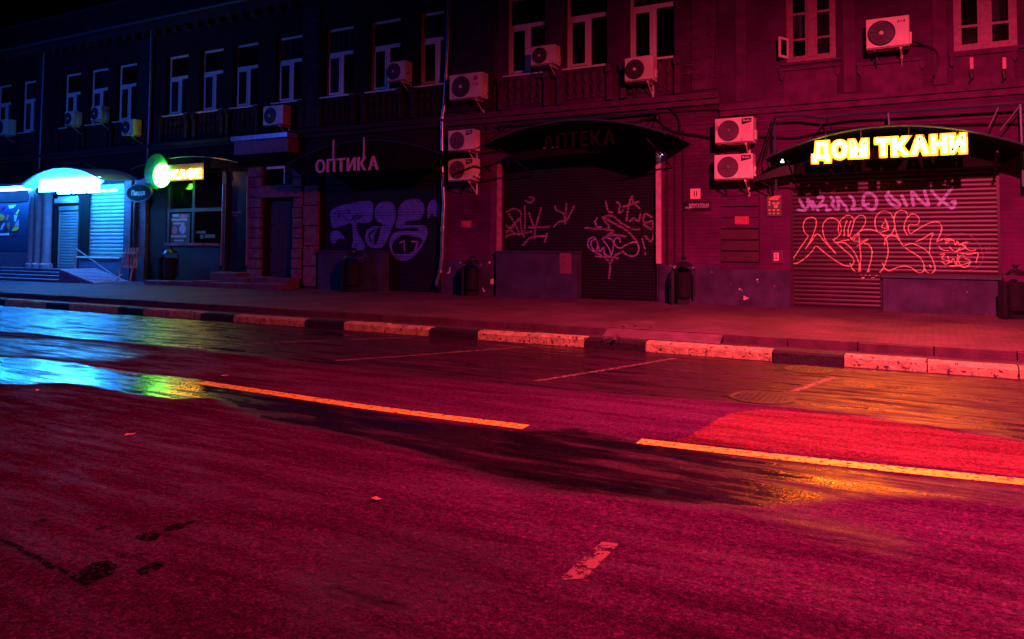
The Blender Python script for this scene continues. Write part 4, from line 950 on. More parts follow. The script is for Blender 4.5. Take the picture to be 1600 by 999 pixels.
bar(306, 361, 321, 365, GY, yy=D + 0.07, par=n2); bar(313, 367, 318, 373, GY, yy=D + 0.07, par=n2); bar(320, 366.5, 336, 372, GY, yy=D + 0.07, par=n2)
bar(359, 331, 377, 334, GY, yy=D + 0.112, par=n2); bar(362, 336, 372, 338, GY, yy=D + 0.112, par=n2)
# cafe sign
cx0, cz0 = W(240, 284, D - 0.5); cx1 = W(314, 272, D - 0.5)[0]
cs = empty('cafe_sign', 'glowing green and yellow illuminated cafe sign', 'sign', loc=((cx0 + cx1) / 2, D - 0.4, cz0))
xk0, xk1, zk0, zk1 = RC(268, 265, 313, 279, D - 0.5)
SB = mat('sign_back', (0.05, 0.05, 0.03), 0.6); SBG = mat('halo_green', (0.04, 0.30, 0.06), 0.6)
bx0, bx1, bz0, bz1 = RC(222, 254, 318, 286, D - 0.42)
part(MB().box(bx0 + 0.5, bx1, D - 0.42, D - 0.36, bz0 + 0.06, bz1 - 0.08), 'back_panel', SB, cs)
part(MB().lathe([(0.62, 0), (0.62, 0.06)], (bx0 + 0.75, D - 0.425, (bz0 + bz1) / 2 + 0.08), 'y', 32), 'halo_disc', SBG, cs)  # added disc, its green colour stands in for the halo of the light
for xx in (bx0 + 0.8, bx1 - 0.5): part(MB().tube([(xx, D, bz1 - 0.2), (xx, D - 0.37, bz1 - 0.2)], 0.02), 'bracket', BLK, cs)
gx, gz = W(252, 274, D - 0.5)
part(MB().lathe([(0.40, 0), (0.42, -0.04), (0.40, -0.09), (0.3, -0.12)], (gx, D - 0.43, gz), 'y', 28), 'light_disc', E_GRN, cs, smooth=True)
for o in writing('КАФЕ', xk0, xk1, zk0, zk1, D - 0.46, 0.06, E_YEL2, cs, bold=0.025): fix(o, cs)
# dark arched canopy edge above the cafe
def arch_pts(xl, xr, zl_, zr_, rise, n_=24):
    return [(xl + (xr - xl) * k / n_, zl_ + (zr_ - zl_) * k / n_ + rise * (1 - (2 * k / n_ - 1) ** 2)) for k in range(n_ + 1)]
def canopy(name, label, pl, pt, pr, out, hbot, tip=0.0, bot_rise=0.0, inset=0.02, fm=None):
    Yf = D - out
    xl, zl_ = W(*pl, Yf); xr, zr_ = W(*pr, Yf); xt, zt_ = W(*pt, Yf); z_ = (zl_ + zr_) / 2; rise = zt_ - z_
    c = empty(name, label, 'canopy', loc=((xl + xr) / 2, D, z_ - hbot))
    top = arch_pts(xl, xr, z_, z_, rise); low = [(x, z - 0.03) for x, z in top]
    mb = MB()
    for (a, b), (a2, b2) in zip(list(zip(top, low)), list(zip(top, low))[1:]):
        for y0, y1, p, q in ((Yf, D - 0.002, a, a2),):
            mb.quad((p[0], y0, p[1]), (q[0], y0, q[1]), (q[0], y1, q[1]), (p[0], y1, p[1]))
        mb.quad((b[0], Yf, b[1]), (b2[0], Yf, b2[1]), (b2[0], D - 0.002, b2[1]), (b[0], D - 0.002, b[1]))
        mb.quad((a[0], Yf, a[1]), (a2[0], Yf, a2[1]), (b2[0], Yf, b2[1]), (b[0], Yf, b[1]))
    part(mb, 'roof_sheet', BLKM, c, smooth=True)
    fa = MB(); n_ = len(top)
    bot = []
    for k, (x, z) in enumerate(top):
        t = 2 * k / (n_ - 1) - 1
        bot.append((x, min(z - 0.04, z_ - hbot * min(1, (1 - abs(t)) * 7) + bot_rise * (1 - t * t))))
    fa.prism([(x, z - 0.035) for x, z in top] + bot[::-1][1:-1], Yf + inset, Yf + inset + 0.04); part(fa, 'fascia', fm or BLKM, c)
    part(MB().tube([(x, Yf - 0.012, z - 0.01) for x, z in top], 0.022, 6), 'edge_trim', TEAL, c)  # tube coloured teal in place of light caught along the roof rim
    for s_ in (0.1, 0.9):
        xx = xl + (xr - xl) * s_
        part(MB().tube([(xx, Yf + 0.08, z_ - hbot * 0.3), (xx, D, z_ - 0.55)], 0.022, 6), 'strut', BLK, c)
    return c, Yf, z_
cc, _, _ = canopy('cafe_canopy', 'dark shallow arched canopy above the cafe sign', (205, 252), (284, 245), (372, 268), 0.3, 0.14)
# opticians canopy and letters
co_, yo_, zo_ = canopy('opticians_canopy', 'black arched canopy carrying the ОПТИКА letters', (450, 252), (572, 219), (692, 246), 1.15, 0.34)
x0, x1, z0, z1 = RC(494, 247, 591, 268, yo_ - 0.1)
for o in writing('ОПТИКА', x0, x1, z0, z1, yo_ - 0.08, 0.05, LETW, co_, bold=0.012, gap=0.16): fix(o, co_)
for px in (522.5, 570): 
    x = W(px, 240, yo_)[0]; part(MB().box(x - 0.02, x + 0.02, yo_ - 0.06, yo_ - 0.03, z1 - 0.1, z1 + 0.55), 'letter_hanger', LETW, co_)
# pharmacy canopy
ca, ya, za = canopy('pharmacy_canopy', 'wide black arched canopy carrying the АПТЕКА letters', (751, 222), (897, 187), (1042, 215), 1.9, 0.28, bot_rise=0.12, inset=1.3)
x0, x1, z0, z1 = RC(849, 205, 961, 229, ya + 1.25)
for o in writing('АПТЕКА', x0, x1, z0, z1, ya + 1.28, 0.05, LETN, ca, bold=0.012, gap=0.16): fix(o, ca)
x0 = W(782, 182)[0]; x1 = W(1032, 165)[0]
part(MB().tube([(x0, D - 0.16, 4.93), (x1, D - 0.16, 4.93)], 0.03, 6), 'tie_bar', TEAL, ca)
for px in (800, 898, 1031):
    x = W(px, 190)[0]; part(MB().tube([(x, D - 0.16, 4.92), (x * 0.99, ya + 0.3, za + 0.3)], 0.014, 5), 'stay', BLK, ca)
part(MB().tube([(W(1031, 168)[0], D - 0.16, 4.93), (W(1036, 214, ya)[0], ya + 0.1, za)], 0.016, 5), 'stay', BLK, ca)
# fabric shop canopy with the burning yellow letters
cd_, yd, zd = canopy('fabric_shop_canopy', 'black arched canopy with burning yellow ДОМ ТКАНИ letters', (1194, 240), (1396, 196), (1606, 236), 1.25, 0.27, fm=FAB, inset=0.9)
x0, x1, z0, z1 = RC(1269, 215.5, 1509, 243, yd - 0.1)
HALOP = mat('halo_yellow', (0.55, 0.42, 0.02), 0.5, var=0.05)  # yellow put in for the halo the letters have
LT = writing('ДОМ ТКАНИ', x0, x1, z0, z1, yd - 0.02, 0.05, E_YEL, cd_, bold=0.055, gap=0.09, space=0.3, plate=(0.15, 0.006, HALOP))
for o in LT: fix(o, cd_)
for o in LT:                                       # the backs of the letters are closed black boxes
    o.data.materials.append(BLKM); o.data.materials.append(E_SIDE)
    yb = max(v.co.y for v in o.data.vertices)
    for p in o.data.polygons:
        ys_ = [o.data.vertices[i].co.y for i in p.vertices]
        if min(ys_) > yb - 1e-4: p.material_index = 1
        elif max(ys_) > yb - 1e-4: p.material_index = 2
for px, y0, y1 in ((1290, 214, 207), (1345, 213, 202), (1420, 211, 199), (1490, 210, 203)):   # rods the letters hang from
    xh, zh0 = W(px, y0 + 6, yd + 0.0); zh1 = W(px, y1, yd)[1]; part(MB().tube([(xh, yd + 0.02, zh0), (xh, yd + 0.02, zh1)], 0.012, 5), 'letter_hanger', BLK, cd_)
pts = [W(*p, D - 0.35) for p in ((1210, 183), (1250, 181), (1290, 185), (1340, 178), (1388, 176), (1594, 163), (1640, 160))]
part(MB().tube([(x, D - 0.35, z) for x, z in pts], 0.03, 6), 'support_bar', TEAL, cd_)
for px, y0, y1 in ((1210, 183, 296), (1594, 163, 292), (1388, 177, 205)):
    x, za_ = W(px, y0, D - 0.35); zb_ = W(px, y1, D - 0.35)[1]; part(MB().tube([(x, D - 0.35, za_), (x + 0.02, D - 0.35, zb_)], 0.03, 6), 'support_post', TEAL, cd_)
for a, b in (((1210, 184), (1182, 268)), ((1211, 186), (1196, 246)), ((1290, 186), (1276, 205)), ((1291, 186), (1300, 202)), ((1196, 244), (1210, 296)), ((1177, 278), (1210, 296)), ((1594, 165), (1562, 205)), ((1560, 168), (1545, 200))):
    p, q = W(*a, D - 0.4), W(*b, D - 0.4); part(MB().tube([(p[0], D - 0.4, p[1]), (q[0], D - 0.4, q[1])], 0.016, 5), 'stay', BLK, cd_)
part(MB().prism([W(1174, 285, D - 0.5), W(1200, 262, D - 0.5), W(1240, 258, D - 0.5), W(1240, 272, D - 0.5), W(1205, 278, D - 0.5)], D - 0.5, D - 0.45), 'end_bracket', BLK, cd_)
for dx, dz in ((0, 0), (3.2, 0.3), (1.8, -3)):
    x, z = W(1220.5 + dx, 253 + dz, yd - 0.05); part(MB().lathe([(0.016, 0), (0.016, 0.02)], (x, yd - 0.04, z), 'y', 8), 'indicator_light', E_SPOT, cd_)
x, z = W(1034, 243, D - 0.1); part(MB().lathe([(0.03, 0), (0.02, 0.03)], (x, D - 0.13, z), 'y', 8), 'indicator_light', E_SPOT, ca)

# ---- blue lit shopfront of house A
cl, yl, zl2 = None, None, None
Yf = D - 1.5
xl, zl_ = W(33, 287, Yf); xr, zr_ = W(160, 284, Yf); zt_ = W(96, 263, Yf)[1]; z_ = (zl_ + zr_) / 2
bl = empty('lit_canopy', 'arched glass canopy glowing bright cyan over the far left shop door', 'canopy', loc=((xl + xr) / 2, D, z_ - 0.4))
top = arch_pts(xl, xr, z_, z_, zt_ - z_)
mb = MB()
for a, b in zip(top, top[1:]): mb.quad((a[0], Yf, a[1]), (b[0], Yf, b[1]), (b[0], D - 0.002, b[1] + 0.1), (a[0], D - 0.002, a[1] + 0.1))
CANW = mat('pale_canopy', (0.6, 0.62, 0.66), 0.4, var=0.05)
part(mb, 'roof_sheet', CANW, bl, smooth=True)
part(MB().prism([(x, z - 0.03) for x, z in top] + [(xr - 0.2, z_ - 0.14), (xl + 0.2, z_ - 0.14)], Yf + 0.05, Yf + 0.08), 'fascia', E_GLOW, bl)
part(MB().tube([(x, Yf - 0.01, z) for x, z in top], 0.035, 6), 'edge_trim', CANW, bl)
part(MB().box(xl + 1.2, xr - 0.2, Yf - 0.02, Yf + 0.045, z_ - 0.30, z_ + 0.12), 'light_band', E_CYA2, bl)
for k in range(4):
    xa = xl + 0.6 + k * (xr - xl - 1.2) / 4
    part(MB().tube([(xa + 0.1, Yf + 1.0, z_ - 0.26), (xa + (xr - xl - 1.2) / 4 - 0.1, Yf + 1.0, z_ - 0.26)], 0.05, 8), 'light_tube', E_CYA, bl)
# lamp over the neighbouring shop window, half out of the picture
x0, z0 = W(-60, 282, D - 0.8); x1, z1 = W(36, 290, D - 0.8)
wl2 = empty('wall_light', 'blazing cyan strip light at the left edge over the coloured shop window', 'light', loc=((x0 + x1) / 2, D - 0.6, z1 - 0.2))
part(MB().box(x0, x1, D - 0.75, D - 0.3, z1, z1 + 0.08), 'hood', CANW, wl2)
part(MB().tube([(x0 + 0.1, D - 0.5, z1 - 0.09), (x1 - 0.1, D - 0.5, z1 - 0.09)], 0.06, 8), 'light_tube', E_CYA, wl2)
part(MB().box(x0 + 1.0, x0 + 1.1, D - 0.4, D, z1 + 0.02, z1 + 0.07).box(x1 - 0.5, x1 - 0.4, D - 0.4, D, z1 + 0.02, z1 + 0.07), 'bracket', BLK, wl2)
# door, transom, columns
x0, x1, z0, z1 = rDoor
part(MB().box(x0, x1, D + 0.3, D + 0.34, z0, z1), 'door_back', BLK, bA)
r = RC(87, 310, 118, 317, D); part(MB().box(r[0], r[1], D - 0.05, D + 0.2, r[2], r[3]), 'door_lintel', PVC, bA)
tw = part(MB().box(x0, x1 - 0.3, D + 0.12, D + 0.16, r[3] + 0.02, r[3] + 0.09).box(x0, x1 - 0.3, D + 0.12, D + 0.16, z1 - 0.1, z1), 'transom_window', PVC, bA)
for k in range(3):
    w_ = (x1 - 0.3 - x0) / 3; MB().box(x0 + k * w_ + 0.04, x0 + (k + 1) * w_ - 0.04, D + 0.13, D + 0.14, r[3] + 0.09, z1 - 0.1).build('pane', GLASS, tw)
COLM = mat('door_column', (0.30, 0.16, 0.2), 0.5, var=0.2)
for px, m in ((58, COLM), (68, COLM), (80, COLM)):
    x = W(px, 360)[0]; part(MB().lathe([(0.24, 0), (0.24, 0.15), (0.17, 0.2), (0.16, 2.9), (0.22, 3.0), (0.22, 3.15)], (x, D - 0.16, 0.76), seg=14), 'column', m, bA, smooth=True)
for px in (63.5, 74.5):
    x = W(px, 360)[0]; part(MB().box(x - 0.09, x + 0.09, D - 0.03, D + 0.01, 0.7, 3.9), 'panel_strip', BLK, bA)
x0, x1 = W(127, 350)[0], W(140, 350)[0]; part(MB().box(x0, x1, D - 0.04, D + 0.01, 1.2, 3.95), 'side_panel', BLKM, bA)
part(MB().box(rSh[0] - 0.5, rSh[1], D - 0.14, D + 0.02, rSh[2] - 0.06, rSh[2] - 0.004), 'shop_sill', PVC, bA)
# brick pillars at the corner of house A
for a, b in ((198, 209), (214, 232)):
    x0, x1, z0, z1 = RC(a, 280, b, 402, D); pb = part(MB().box(x0, x1, D - 0.12, D + 0.01, z0, z1), 'brick_pillar', BRICK_P, bA)
    part(MB().box(x0 - 0.05, x1 + 0.05, D - 0.18, D + 0.01, 0.36, z0 - 0.003), 'pillar_base', PANELG, bA)
part(MB().box(W(125, 420)[0], W(196, 420)[0], D - 0.06, D + 0.01, 0.36, rSh[2] - 0.07), 'stall_riser', mat('riser_violet', (0.10, 0.08, 0.16), 0.7, bump=0.2), bA)
part(MB().box(W(-40, 400)[0], W(47, 400)[0], D - 0.06, D + 0.01, 0.36, rPost[2] - 0.03), 'stall_riser', mat('riser_plum', (0.12, 0.06, 0.11), 0.7, bump=0.2), bA)
# coloured leaded window (plain abstract shapes)
x0, x1, z0, z1 = rPost
sw = part(MB().box(x0, x1, D + 0.0, D + 0.1, z0 - 0.02, z0 + 0.1).box(x1 - 0.12, x1, D, D + 0.1, z0 + 0.1, z1).box(x0, x1 - 0.12, D + 0.05, D + 0.1, z0 + 0.1, z1), 'coloured_window', mat('navy_frame', (0.03, 0.035, 0.09), 0.5), bA)
cols = {'o': (0.9, 0.22, 0.05), 'y': (0.95, 0.6, 0.08), 'w': (0.8, 0.75, 0.85), 'p': (0.75, 0.35, 0.6), 'm': (0.16, 0.04, 0.10), 'b': (0.05, 0.05, 0.22)}
def glasspiece(c, pts):
    r_ = [W(px / 9.983, 300 + py / 9.99, D + 0.04) for px, py in pts]
    MB().prism(r_, D + 0.032, D + 0.048).build('pane', mat('coloured_' + c, cols[c], 0.2, var=0.08), sw)
glasspiece('o', [(-60, 350), (20, 345), (75, 385), (60, 440), (0, 465), (-60, 460)]); glasspiece('y', [(240, 340), (290, 270), (300, 300), (275, 350)]); glasspiece('w', [(220, 360), (270, 360), (240, 470), (225, 450)])
glasspiece('o', [(92, 420), (125, 360), (130, 375), (112, 440)]); glasspiece('o', [(110, 490), (150, 480), (148, 540), (138, 590)]); glasspiece('y', [(180, 610), (225, 545), (290, 540), (290, 575), (250, 610)])
glasspiece('p', [(0, 600), (30, 520), (70, 470), (68, 520), (30, 590)]); glasspiece('w', [(-60, 660), (135, 640), (138, 678), (-60, 680)]); glasspiece('w', [(130, 215), (260, 200), (200, 255), (150, 265)])
glasspiece('m', [(150, 640), (290, 625), (290, 678), (150, 678)]); glasspiece('p', [(240, 500), (290, 430), (290, 530), (235, 535)]); glasspiece('b', [(60, 290), (190, 270), (210, 330), (130, 330)]); glasspiece('m', [(-60, 215), (90, 225), (40, 290), (-60, 300)]); glasspiece('m', [(60, 530), (100, 510), (130, 600), (60, 630)])
# entrance steps and ramp
sx0, sx1 = W(-30, 430)[0] - 3, W(112, 425, D - 1.2)[0] - 0.01
st = empty('entrance_steps', 'four wide stone steps up to the blue lit shop door', 'steps', loc=((sx0 + sx1) / 2, D - 0.8, 0.35))
STN = mat('step_stone', (0.16, 0.12, 0.18), 0.55, var=0.25, scale=4, bump=0.3)
for k in range(4):
    part(MB().box(sx0, sx1 - 0.08 * k, D - 1.75 + 0.42 * k, (D - 1.75 + 0.42 * (k + 1)) if k < 3 else D - 0.065, 0.30, 0.44 + 0.105 * k).box(sx0, sx1 - 0.08 * k + 0.03, D - 1.79 + 0.42 * k, D - 1.753 + 0.42 * k, 0.405 + 0.105 * k, 0.44 + 0.105 * k), 'step', STN, st)
rp0, rp1 = W(112, 425, D - 1.2)[0], W(166, 438, D - 1.2)[0]
rampo = empty('wheelchair_ramp', 'ribbed concrete ramp beside the steps of the blue lit shop', 'ramp', loc=((rp0 + rp1) / 2, D - 1.0, 0.35))
RM = mat('ramp_tread', (0.28, 0.22, 0.32), 0.5, var=0.2, bump=0.3)
n_ = 10
part(MB().prism([(rp0, 0.33), (rp1, 0.33), (rp1, 0.36), (rp0, 0.80)], D - 1.65, D - 0.3), 'slope', STN, rampo)
for k in range(n_):
    a = rp0 + (rp1 - rp0) * (k + 0.15) / n_; b = rp0 + (rp1 - rp0) * (k + 0.7) / n_
    za_, zb_ = 0.80 - 0.44 * (k + 0.15) / n_, 0.80 - 0.44 * (k + 0.7) / n_
    mbx = MB(); i = 0
    mbx.v += [(a, D - 1.64, za_ + 0.002), (b, D - 1.64, zb_ + 0.002), (b, D - 0.31, zb_ + 0.002), (a, D - 0.31, za_ + 0.002), (a, D - 1.64, za_ + 0.025), (b, D - 1.64, zb_ + 0.025), (b, D - 0.31, zb_ + 0.025), (a, D - 0.31, za_ + 0.025)]
    mbx.f += [(0, 1, 5, 4), (1, 2, 6, 5), (2, 3, 7, 6), (3, 0, 4, 7), (4, 5, 6, 7), (3, 2, 1, 0)]
    part(mbx, 'tread_rib', RM, rampo)
hr0 = W(118, 388, D - 0.4); hr1 = W(188, 438, D - 1.2)
hr = empty('handrail', 'thin sloping steel handrail beside the ramp of the blue lit shop', 'handrail', loc=(hr1[0], D - 1.2, 0.37))
part(MB().tube([(hr0[0], D - 0.4, hr0[1]), (hr1[0], D - 1.2, hr1[1])], 0.025, 6), 'rail', STEEL, hr)
part(MB().tube([(hr0[0], D - 0.4, hr0[1]), (hr0[0], D - 0.4, 0.4)], 0.025, 6), 'post', STEEL, hr)

# ------------------------------------------------------------------ air conditioners
def aircon(label, rect, out=0.46, dep=0.34, brand=None, fan='dark', pipe=None, cx=0.36, wmul=1.0):
    Yf = D - out
    x0, x1, z0, z1 = RC(*rect, Yf); w, h = x1 - x0, z1 - z0
    a = empty('air_conditioner', label, 'air conditioner', 'outdoor air conditioner units on the street front', loc=((x0 + x1) / 2, D, z0))
    part(MB().box(x0, x1, Yf, Yf + dep, z0, z1), 'casing', ACW, a, bevel=0.018)
    part(MB().box(x0 + 0.01, x1 - 0.01, Yf - 0.004, Yf + 0.003, z0 + 0.01, z0 + 0.035), 'base_tray', ACG, a)
    xc, zc = x0 + w * cx, (z0 + z1) / 2; r = h * 0.41
    fm = ACD if fan == 'dark' else ACG
    fd = part(MB().lathe([(r, 0.0), (r, -0.012), (r * 0.97, -0.016), (r * 0.93, -0.006)], (xc, Yf - 0.001, zc), 'y', 28), 'fan_well', fm, a)
    g = MB()
    for k in range(1, 6):
        rr = r * (0.2 + 0.14 * k); g.tube([(xc + rr * cos(t * pi / 12), Yf - 0.022, zc + rr * sin(t * pi / 12)) for t in range(25)], 0.0035, 4)
    for k in range(12):
        t = k * pi / 6; g.tube([(xc + r * 0.2 * cos(t), Yf - 0.024, zc + r * 0.2 * sin(t)), (xc + r * 0.96 * cos(t + 0.35), Yf - 0.024, zc + r * 0.96 * sin(t + 0.35))], 0.0035, 4)
    g.build('fan_grille', mat('grille_wire', (0.10, 0.08, 0.10), 0.45), fd)
    MB().lathe([(r * 0.17, 0), (r * 0.16, -0.02), (r * 0.05, -0.03)], (xc, Yf - 0.018, zc), 'y', 14).build('hub', ACW if fan == 'dark' else ACG, fd)
    if fan == 'grey':
        part(MB().box(x0 + w * 0.70, x1 - 0.01, Yf - 0.006, Yf + 0.003, z0 + 0.045, z1 - 0.02), 'front_cover', ACW, a)
    if brand == 'Ballu':
        q = (x1 - w * 0.29, x1 - 0.035, z1 - h * 0.24, z1 - h * 0.06)
        bp_ = part(MB().prism([(q[0], q[2] - 0.03), (q[1], q[2] + 0.02), (q[1], q[3]), (q[0], q[3])], Yf - 0.012, Yf - 0.007), 'name_plate', BLK, a)
        writing('Ballu', q[0] + 0.03, q[1] - 0.03, q[2] + 0.035, q[3] - 0.02, Yf - 0.0125, 0.002, PVC, bp_, 'lettering', single=True)
    elif brand == 'LG':
        n_ = part(MB().lathe([(h * 0.1, 0), (h * 0.1, -0.004)], (x0 + w * 0.81, Yf - 0.001, z0 + h * 0.78), 'y', 18), 'emblem', mat('emblem_red', (0.35, 0.03, 0.06), 0.5), a)
        writing('LG', x0 + w * 0.74, x0 + w * 0.89, z0 + h * 0.5, z0 + h * 0.61, Yf - 0.001, 0.004, ACG, n_, 'lettering', single=True)
    elif brand == 'AVA':
        n_ = part(MB().box(x0 + w * 0.70, x0 + w * 0.93, Yf - 0.003, Yf + 0.002, z0 + h * 0.755, z0 + h * 0.765), 'name_plate', ACW, a)
        writing('AVA', x0 + w * 0.72, x0 + w * 0.92, z0 + h * 0.78, z0 + h * 0.88, Yf - 0.001, 0.004, BLK, n_, 'lettering', bold=0.03, gap=0.0, single=True)
    for s_ in (0.2, 0.8):
        xx = x0 + w * s_
        part(MB().box(xx - 0.02, xx + 0.02, Yf + 0.02, D, z0 - 0.045, z0 - 0.005).box(xx - 0.02, xx + 0.02, D - 0.03, D, z0 - 0.35, z0 - 0.05).tube([(xx, Yf + 0.04, z0 - 0.045), (xx, D - 0.02, z0 - 0.32)], 0.014, 5), 'bracket', ACW if s_ > 0.5 else BLK, a)
    part(MB().box(x1 + 0.001, x1 + 0.035, Yf + 0.16, Yf + 0.28, z0 + 0.08, z0 + h * 0.5), 'valve_cover', ACW, a)
    if pipe:
        pts_ = [(x1 + 0.03, Yf + 0.22, z0 + 0.15)] + [(*(lambda p: (p[0], D - 0.04, p[1]))(W(px, py, D - 0.04)),) for px, py in pipe]
        sm = spline(pts_, 5); part(MB().tube(sm, 0.022, 6), 'hose', CABLE, a)
    return a
aircon('pale air conditioner marked AVA high between the two wooden windows', (1353, 27, 1421, 75), brand='AVA', out=0.5, pipe=[(1445, 72), (1462, 80), (1466, 95), (1462, 112), (1457, 127)])
aircon('upper of the two stacked Ballu air conditioners left of the yellow letters', (1117, 184, 1177, 224), brand='Ballu', fan='grey')
aircon('lower of the two stacked Ballu air conditioners left of the yellow letters', (1116, 241, 1176, 281), brand='Ballu', fan='grey', pipe=[(1190, 285), (1205, 292)])
aircon('pale air conditioner hung in front of the brightest red lit upper window', (976, 89, 1020, 127), pipe=[(1028, 105), (1034, 92), (1050, 90)])
aircon('small air conditioner between the first two windows right of the long downpipe', (829.5, 71, 867, 102))
aircon('large LG air conditioner just right of the long downpipe', (702, 115, 753, 155), brand='LG', pipe=[(768, 150), (764, 170), (757, 190), (762, 205)])
aircon('upper Ballu air conditioner between downpipe and pharmacy canopy', (700, 203, 740, 236), brand='Ballu', fan='grey')
aircon('lower Ballu air conditioner between downpipe and pharmacy canopy', (700, 248, 740, 283), brand='Ballu', fan='grey', pipe=[(758, 262), (768, 268)])
aircon('dim air conditioner between the last two windows left of the long downpipe', (605, 96, 633, 127))
aircon('dim air conditioner right above the pale ledge of the old doorway', (411, 165, 442, 196))
aircon('lone air conditioner below a window just left of the thin downpipe by the cafe', (190, 187, 208, 211))
aircon('right one of two small blue air conditioners over the lit canopy', (142, 166, 158, 189))
aircon('left one of two small blue air conditioners over the lit canopy', (101, 174, 115, 197))
aircon('bright blue lit air conditioner at the left edge of the picture', (-8, 187, 12, 212))

# ------------------------------------------------------------------ downpipes
def downpipe(label, pts, r=0.05, m=STEEL, out=0.12):
    q = [W(*p, D - out) for p in pts]
    a = empty('downpipe', label, 'downpipe', loc=(q[-1][0], D - out, q[-1][1]))
    part(MB().tube([(x, D - out, z) for x, z in q], r, 10), 'pipe', m, a, smooth=True)
    for k in range(1, len(q) - 1, 2):
        x, z = q[k]; part(MB().lathe([(r * 1.35, -0.03), (r * 1.35, 0.03)], (x, D - out, z), seg=12), 'clamp', m, a)
    return a
downpipe('long shiny downpipe with kinks between opticians and pharmacy', [(704, -40), (702, 0), (700, 68), (697, 120), (694, 168), (691, 185), (691, 250), (692, 275), (694, 320), (692, 356), (691, 400), (688, 425), (681, 446)], 0.055)
downpipe('thin dark downpipe beside the cafe sign', [(237, 38), (236, 100), (233, 200), (231, 252)], 0.05, mat('pipe_dark', (0.16, 0.17, 0.22), 0.4, metal=0.3))
downpipe('thin blue lit downpipe above the glowing canopy', [(70, 72), (67, 140), (64, 210), (62, 264)], 0.05, mat('pipe_dark', (0.16, 0.17, 0.22), 0.4))
downpipe('dark pole-like downpipe at the cafe corner under the oval sign', [(212, 312), (211, 350), (209.5, 400), (208, 438)], 0.07, BLK, 0.2)
downpipe('thin pipe beside the dark cafe door', [(350, 288), (349, 330), (347, 380), (345, 415)], 0.045, mat('pipe_dark', (0.16, 0.17, 0.22), 0.4), 0.1)
downpipe('purple lit pipe left of the old stone doorway', [(388, 275), (387.5, 330), (387, 375), (386, 415)], 0.05, mat('pipe_plum', (0.18, 0.08, 0.14), 0.5), 0.1)

# ------------------------------------------------------------------ litter bins
def litter_bin(label, pxc, ybase, ytop, Y, rot=0.0):
    x, _ = W(pxc, ybase, Y); zb = pave_z(Y); h = W(pxc, ytop, Y)[1] - zb
    a = empty('litter_bin', label, 'litter bin', 'black urn shaped litter bins along the pavement', loc=(x, Y, zb)); a.rotation_euler.z = rot
    k = h / 1.0
    def bp(mb, n_, m=BINM, smooth=True): return mb.build(n_, m, a, smooth)
    bp(MB().lathe([(0.165 * k, 0.16 * k), (0.175 * k, 0.19 * k), (0.18 * k, 0.66 * k), (0.19 * k, 0.68 * k), (0.16 * k, 0.685 * k)], (0, 0, 0), seg=22), 'bucket')
    fr = bp(MB().tube([(-0.23 * k, 0, 0), (-0.23 * k, 0, 0.72 * k), (-0.2 * k, 0, 0.82 * k), (-0.1 * k, 0, 0.89 * k), (0, 0, 0.91 * k), (0.1 * k, 0, 0.89 * k), (0.2 * k, 0, 0.82 * k), (0.23 * k, 0, 0.72 * k), (0.23 * k, 0, 0.18 * k)], 0.018 * k, 6), 'frame')
    bp(MB().lathe([(0.15 * k, 0.80 * k), (0.17 * k, 0.80 * k), (0.13 * k, 0.87 * k), (0.05 * k, 0.905 * k)], (0, 0, 0), seg=20), 'lid')
    bp(MB().lathe([(0.03 * k, 0.9 * k), (0.025 * k, 0.94 * k), (0.07 * k, 0.99 * k), (0.06 * k, 1.0 * k)], (0, 0, 0), seg=12), 'finial')
    bp(MB().box(-0.13 * k, 0.13 * k, -0.06 * k, 0.06 * k, 0, 0.16 * k), 'foot', smooth=False)
    bp(MB().box(-0.26 * k, -0.2 * k, -0.1 * k, 0.1 * k, 0, 0.7 * k), 'side_shield', smooth=False)
    for s_ in (-1, 1):
        MB().lathe([(0.03 * k, 0), (0.02 * k, -0.02 * k)], (s_ * 0.2 * k, -0.02 * k, 0.78 * k), 'y', 8).build('pivot_cap', STEEL, fr)
litter_bin('black litter bin on the pier right of the pharmacy shutter', 1068, 474, 402, D - 0.35, 0.4)
litter_bin('black litter bin between the long downpipe and the pharmacy', 738, 462, 400, D - 0.35, 0.4)
litter_bin('black litter bin standing before the opticians low grey wall', 552, 452, 388, D - 0.6, 0.4)
litter_bin('black litter bin beneath the cafe poster', 265, 440, 384, D - 0.5, 0.4)
litter_bin('black litter bin cut by the right edge of the picture', 1588, 497, 414, D - 0.55, 0.4)

# ------------------------------------------------------------------ small wooden rack by the pillars
x0, zz = W(191, 442, D - 0.7); x1 = W(217, 440, D - 0.7)[0]; zb = pave_z(D - 0.7)
rk_ = empty('wooden_rack', 'small reddish slatted wooden rack leaning at the brick pillars', 'rack', loc=((x0 + x1) / 2, D - 0.7, zb))
RW = mat('rack_wood', (0.5, 0.22, 0.2), 0.6, var=0.2, scale=10); hgt = 1.22; w_ = (x1 - x0) * 0.8
for z in (0.52, 1.0): part(MB().box(x0, x0 + w_, D - 0.72, D - 0.66, zb + z, zb + z + 0.07), 'rail', RW, rk_)
for k in range(5):
    xx = x0 + 0.06 + k * (w_ - 0.12) / 4; part(MB().box(xx - 0.02, xx + 0.02, D - 0.655, D - 0.62, zb + 0.48, zb + hgt), 'slat', RW, rk_)
for xx in (x0 + 0.03, x0 + w_ - 0.03): part(MB().tube([(xx, D - 0.6, zb + hgt), (xx - 0.1, D - 0.85, zb)], 0.02, 6), 'leg', RW, rk_)
part(MB().tube([(x0 - 0.25, D - 0.95, zb + 0.02), (x0 + 0.05, D - 0.75, zb + 0.3)], 0.02, 6), 'prop', PVC, rk_)

